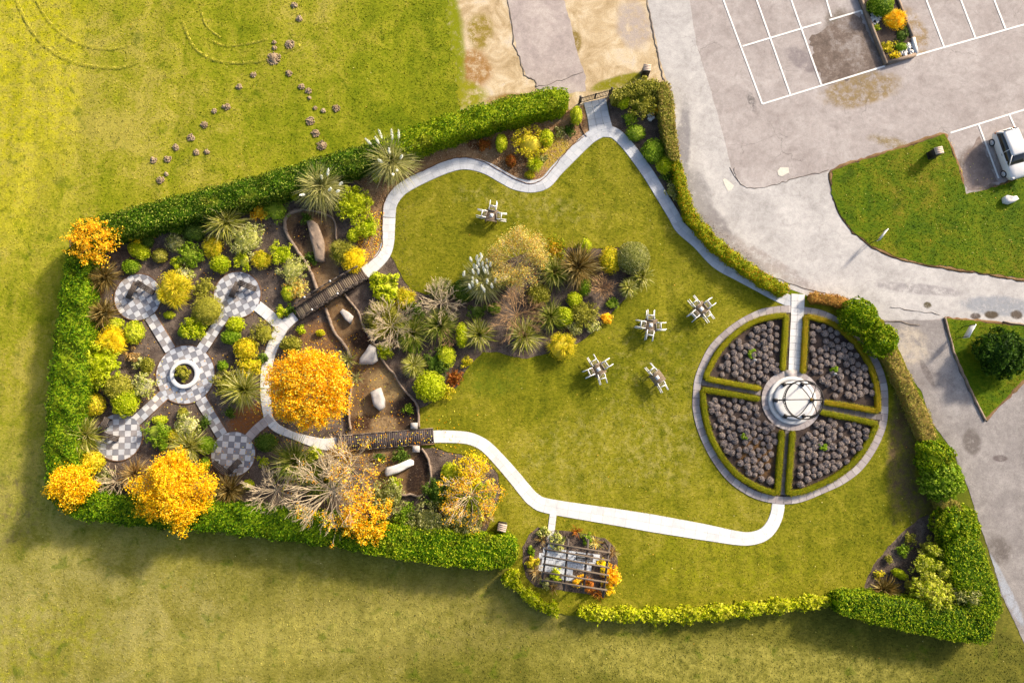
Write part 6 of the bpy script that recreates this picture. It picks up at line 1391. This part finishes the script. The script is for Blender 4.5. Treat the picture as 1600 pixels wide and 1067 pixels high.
scatter("fallen_leaves", [([(420, 540), (560, 520), (570, 680), (520, 700), (430, 690), (390, 650)], 900, .06), ([(528, 683), (677, 671), (677, 691), (528, 705)], 150, .28), ([(430, 700), (620, 710), (600, 780), (430, 770)], 500, .05), ([(330, 690), (400, 690), (400, 740), (330, 740)], 70, .12), ([(560, 330), (600, 330), (600, 400), (560, 410)], 500, .06),
    ([(240, 560), (340, 560), (340, 650), (240, 650)], 60, .12), ([(400, 480), (440, 500), (430, 660), (400, 650)], 60, .10), ([(560, 540), (650, 640), (650, 670), (555, 670)], 120, .07), ([(660, 650), (720, 640), (720, 720), (680, 710)], 60, .07), ([(100, 380), (500, 300), (560, 480), (300, 800), (110, 740)], 600, .05)], LM('orange'), .10, "fallen orange leaves under the trees and on the bridge", "fallen leaves", 11)
scatter("fallen_leaves", [(LAWN, 420, .065), ([(0, 0), (700, 0), (700, 180), (100, 350), (0, 600)], 160, .01), ([(0, 800), (800, 900), (1550, 1010), (1600, 1067), (0, 1067)], 160, .01), ([(1310, 270), (1480, 220), (1600, 280), (1600, 430), (1320, 340)], 140, .065)], LM('pale'), .085, "pale dead leaves and small white specks lying on the grass", "dead leaves", 12)
scatter("bark_chips", [(BEDL, 26000, .035), ([(948, 155), (1042, 128), (1060, 260), (1072, 310), (1235, 455), (1120, 410), (1064, 356), (1008, 262), (957, 205)], 3500, .04), ([(1464, 798), (1386, 853), (1347, 926), (1490, 945), (1490, 840)], 2500, .045), (PB, 2500, .08)], leafmat("dark_chips", [(50, 40, 34), (85, 70, 60), (120, 102, 90), (160, 140, 120)], 0, .9), .075, "dark bark chips covering the planting beds", "bark chips", 13, .5)
scatter("bark_chips", [(TANB, 9000, .04)], leafmat("tan_chips", [(110, 74, 46), (160, 120, 82), (200, 164, 122), (225, 195, 155)], 0, .9), .08, "tan bark chips covering the bed below the bright hedge", "bark chips", 14, .5)

# grass blades over all the turf, in the same grass colours as the ground under them
def turf(name, polys, holes, dens, z, mat, label, seed, hgt=.11):
    rs = np.random.RandomState(seed); ma = MA()
    pw = PS(polys); xs = [p[0] for p in pw]; ys = [p[1] for p in pw]; n = int((max(xs) - min(xs)) * (max(ys) - min(ys)) * dens)
    x = rs.uniform(min(xs), max(xs), n); y = rs.uniform(min(ys), max(ys), n); k = inside(pw, x, y)
    for hpoly in holes: k &= ~inside(hpoly, x, y)
    x, y = x[k], y[k]; n = len(x); t = rs.rand(n) * 6.283; h = hgt * rs.uniform(.5, 1.3, n); w = rs.uniform(.035, .07, n); ln = rs.uniform(.03, .10, n); q = rs.rand(n) * 6.283
    b = np.stack([x, y, np.full(n, z)], 1); e = np.stack([np.cos(t) * w, np.sin(t) * w, np.zeros(n)], 1); tp = b + np.stack([np.cos(q) * ln, np.sin(q) * ln, h], 1)
    ma.add(np.stack([b - e, b + e, tp], 1).reshape(-1, 3), t=np.arange(3 * n).reshape(-1, 3)); return tag(ma.build(name, mat), lab(label), "grass", kind="stuff")
ringpoly = [tuple(p) for p in ringat(-.1)]
turf("grass_blades", LAWN, [ringpoly, PS(PB)] + [[tuple(q) for q in np.concatenate([offset_line(smooth_line(PS(ln_), 4), w_)[0], offset_line(smooth_line(PS(ln_), 4), w_)[1][::-1]])] for ln_, w_ in (
    ([(676, 682), (700, 682), (729, 684), (747, 690), (762, 700), (785, 724), (804, 746), (822, 768), (835, 781), (860, 791), (977, 810), (1100, 831), (1150, 840), (1172, 841), (1192, 835), (1205, 822), (1213, 804), (1216, 785)], 1.0), ([(865, 797), (862, 820), (859, 850)], .6),
    ([(940, 205), (920, 217), (896, 240), (870, 266), (852, 286), (830, 292), (806, 288), (790, 280), (759, 263), (728, 256), (700, 261), (662, 277), (628, 296), (611, 318), (607, 350), (607, 378), (601, 396)], .94), ([(940, 206), (958, 208), (974, 221), (992, 243), (1012, 271), (1033, 305), (1053, 338), (1064, 357), (1090, 380), (1120, 411), (1154, 430), (1186, 447), (1212, 461), (1238, 473)], .88))],
    70, .05, M['lawn'], "short green and straw coloured grass of the garden lawn", 21, .035)
FIELD = [(-60, -40), (704, -40), (702, 60), (714, 120), (720, 172), (680, 188), (600, 215), (500, 240), (300, 300), (170, 336), (104, 362), (92, 450), (80, 560), (78, 700), (82, 795), (200, 815), (400, 838), (600, 862), (780, 882), (800, 915), (870, 958), (905, 968), (1100, 974), (1305, 950), (1380, 972), (1500, 992), (1568, 990), (1598, 1004), (1620, 1110), (-60, 1110)]
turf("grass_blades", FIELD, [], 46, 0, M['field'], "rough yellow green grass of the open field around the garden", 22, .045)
turf("grass_blades", [(1302, 268), (1400, 236), (1474, 213), (1503, 285), (1509, 305), (1600, 276), (1640, 262), (1640, 438), (1560, 429), (1440, 410), (1362, 384), (1310, 332)], [], 62, .05, M['island'], "green grass of the verge between car park and driveway", 23, .045)
turf("grass_blades", [(1477, 499), (1600, 511), (1663, 522), (1602, 589), (1538, 653), (1516, 611), (1492, 560)], [], 62, .05, M['island'], "green grass of the corner plot around the dark tree", 24, .045)
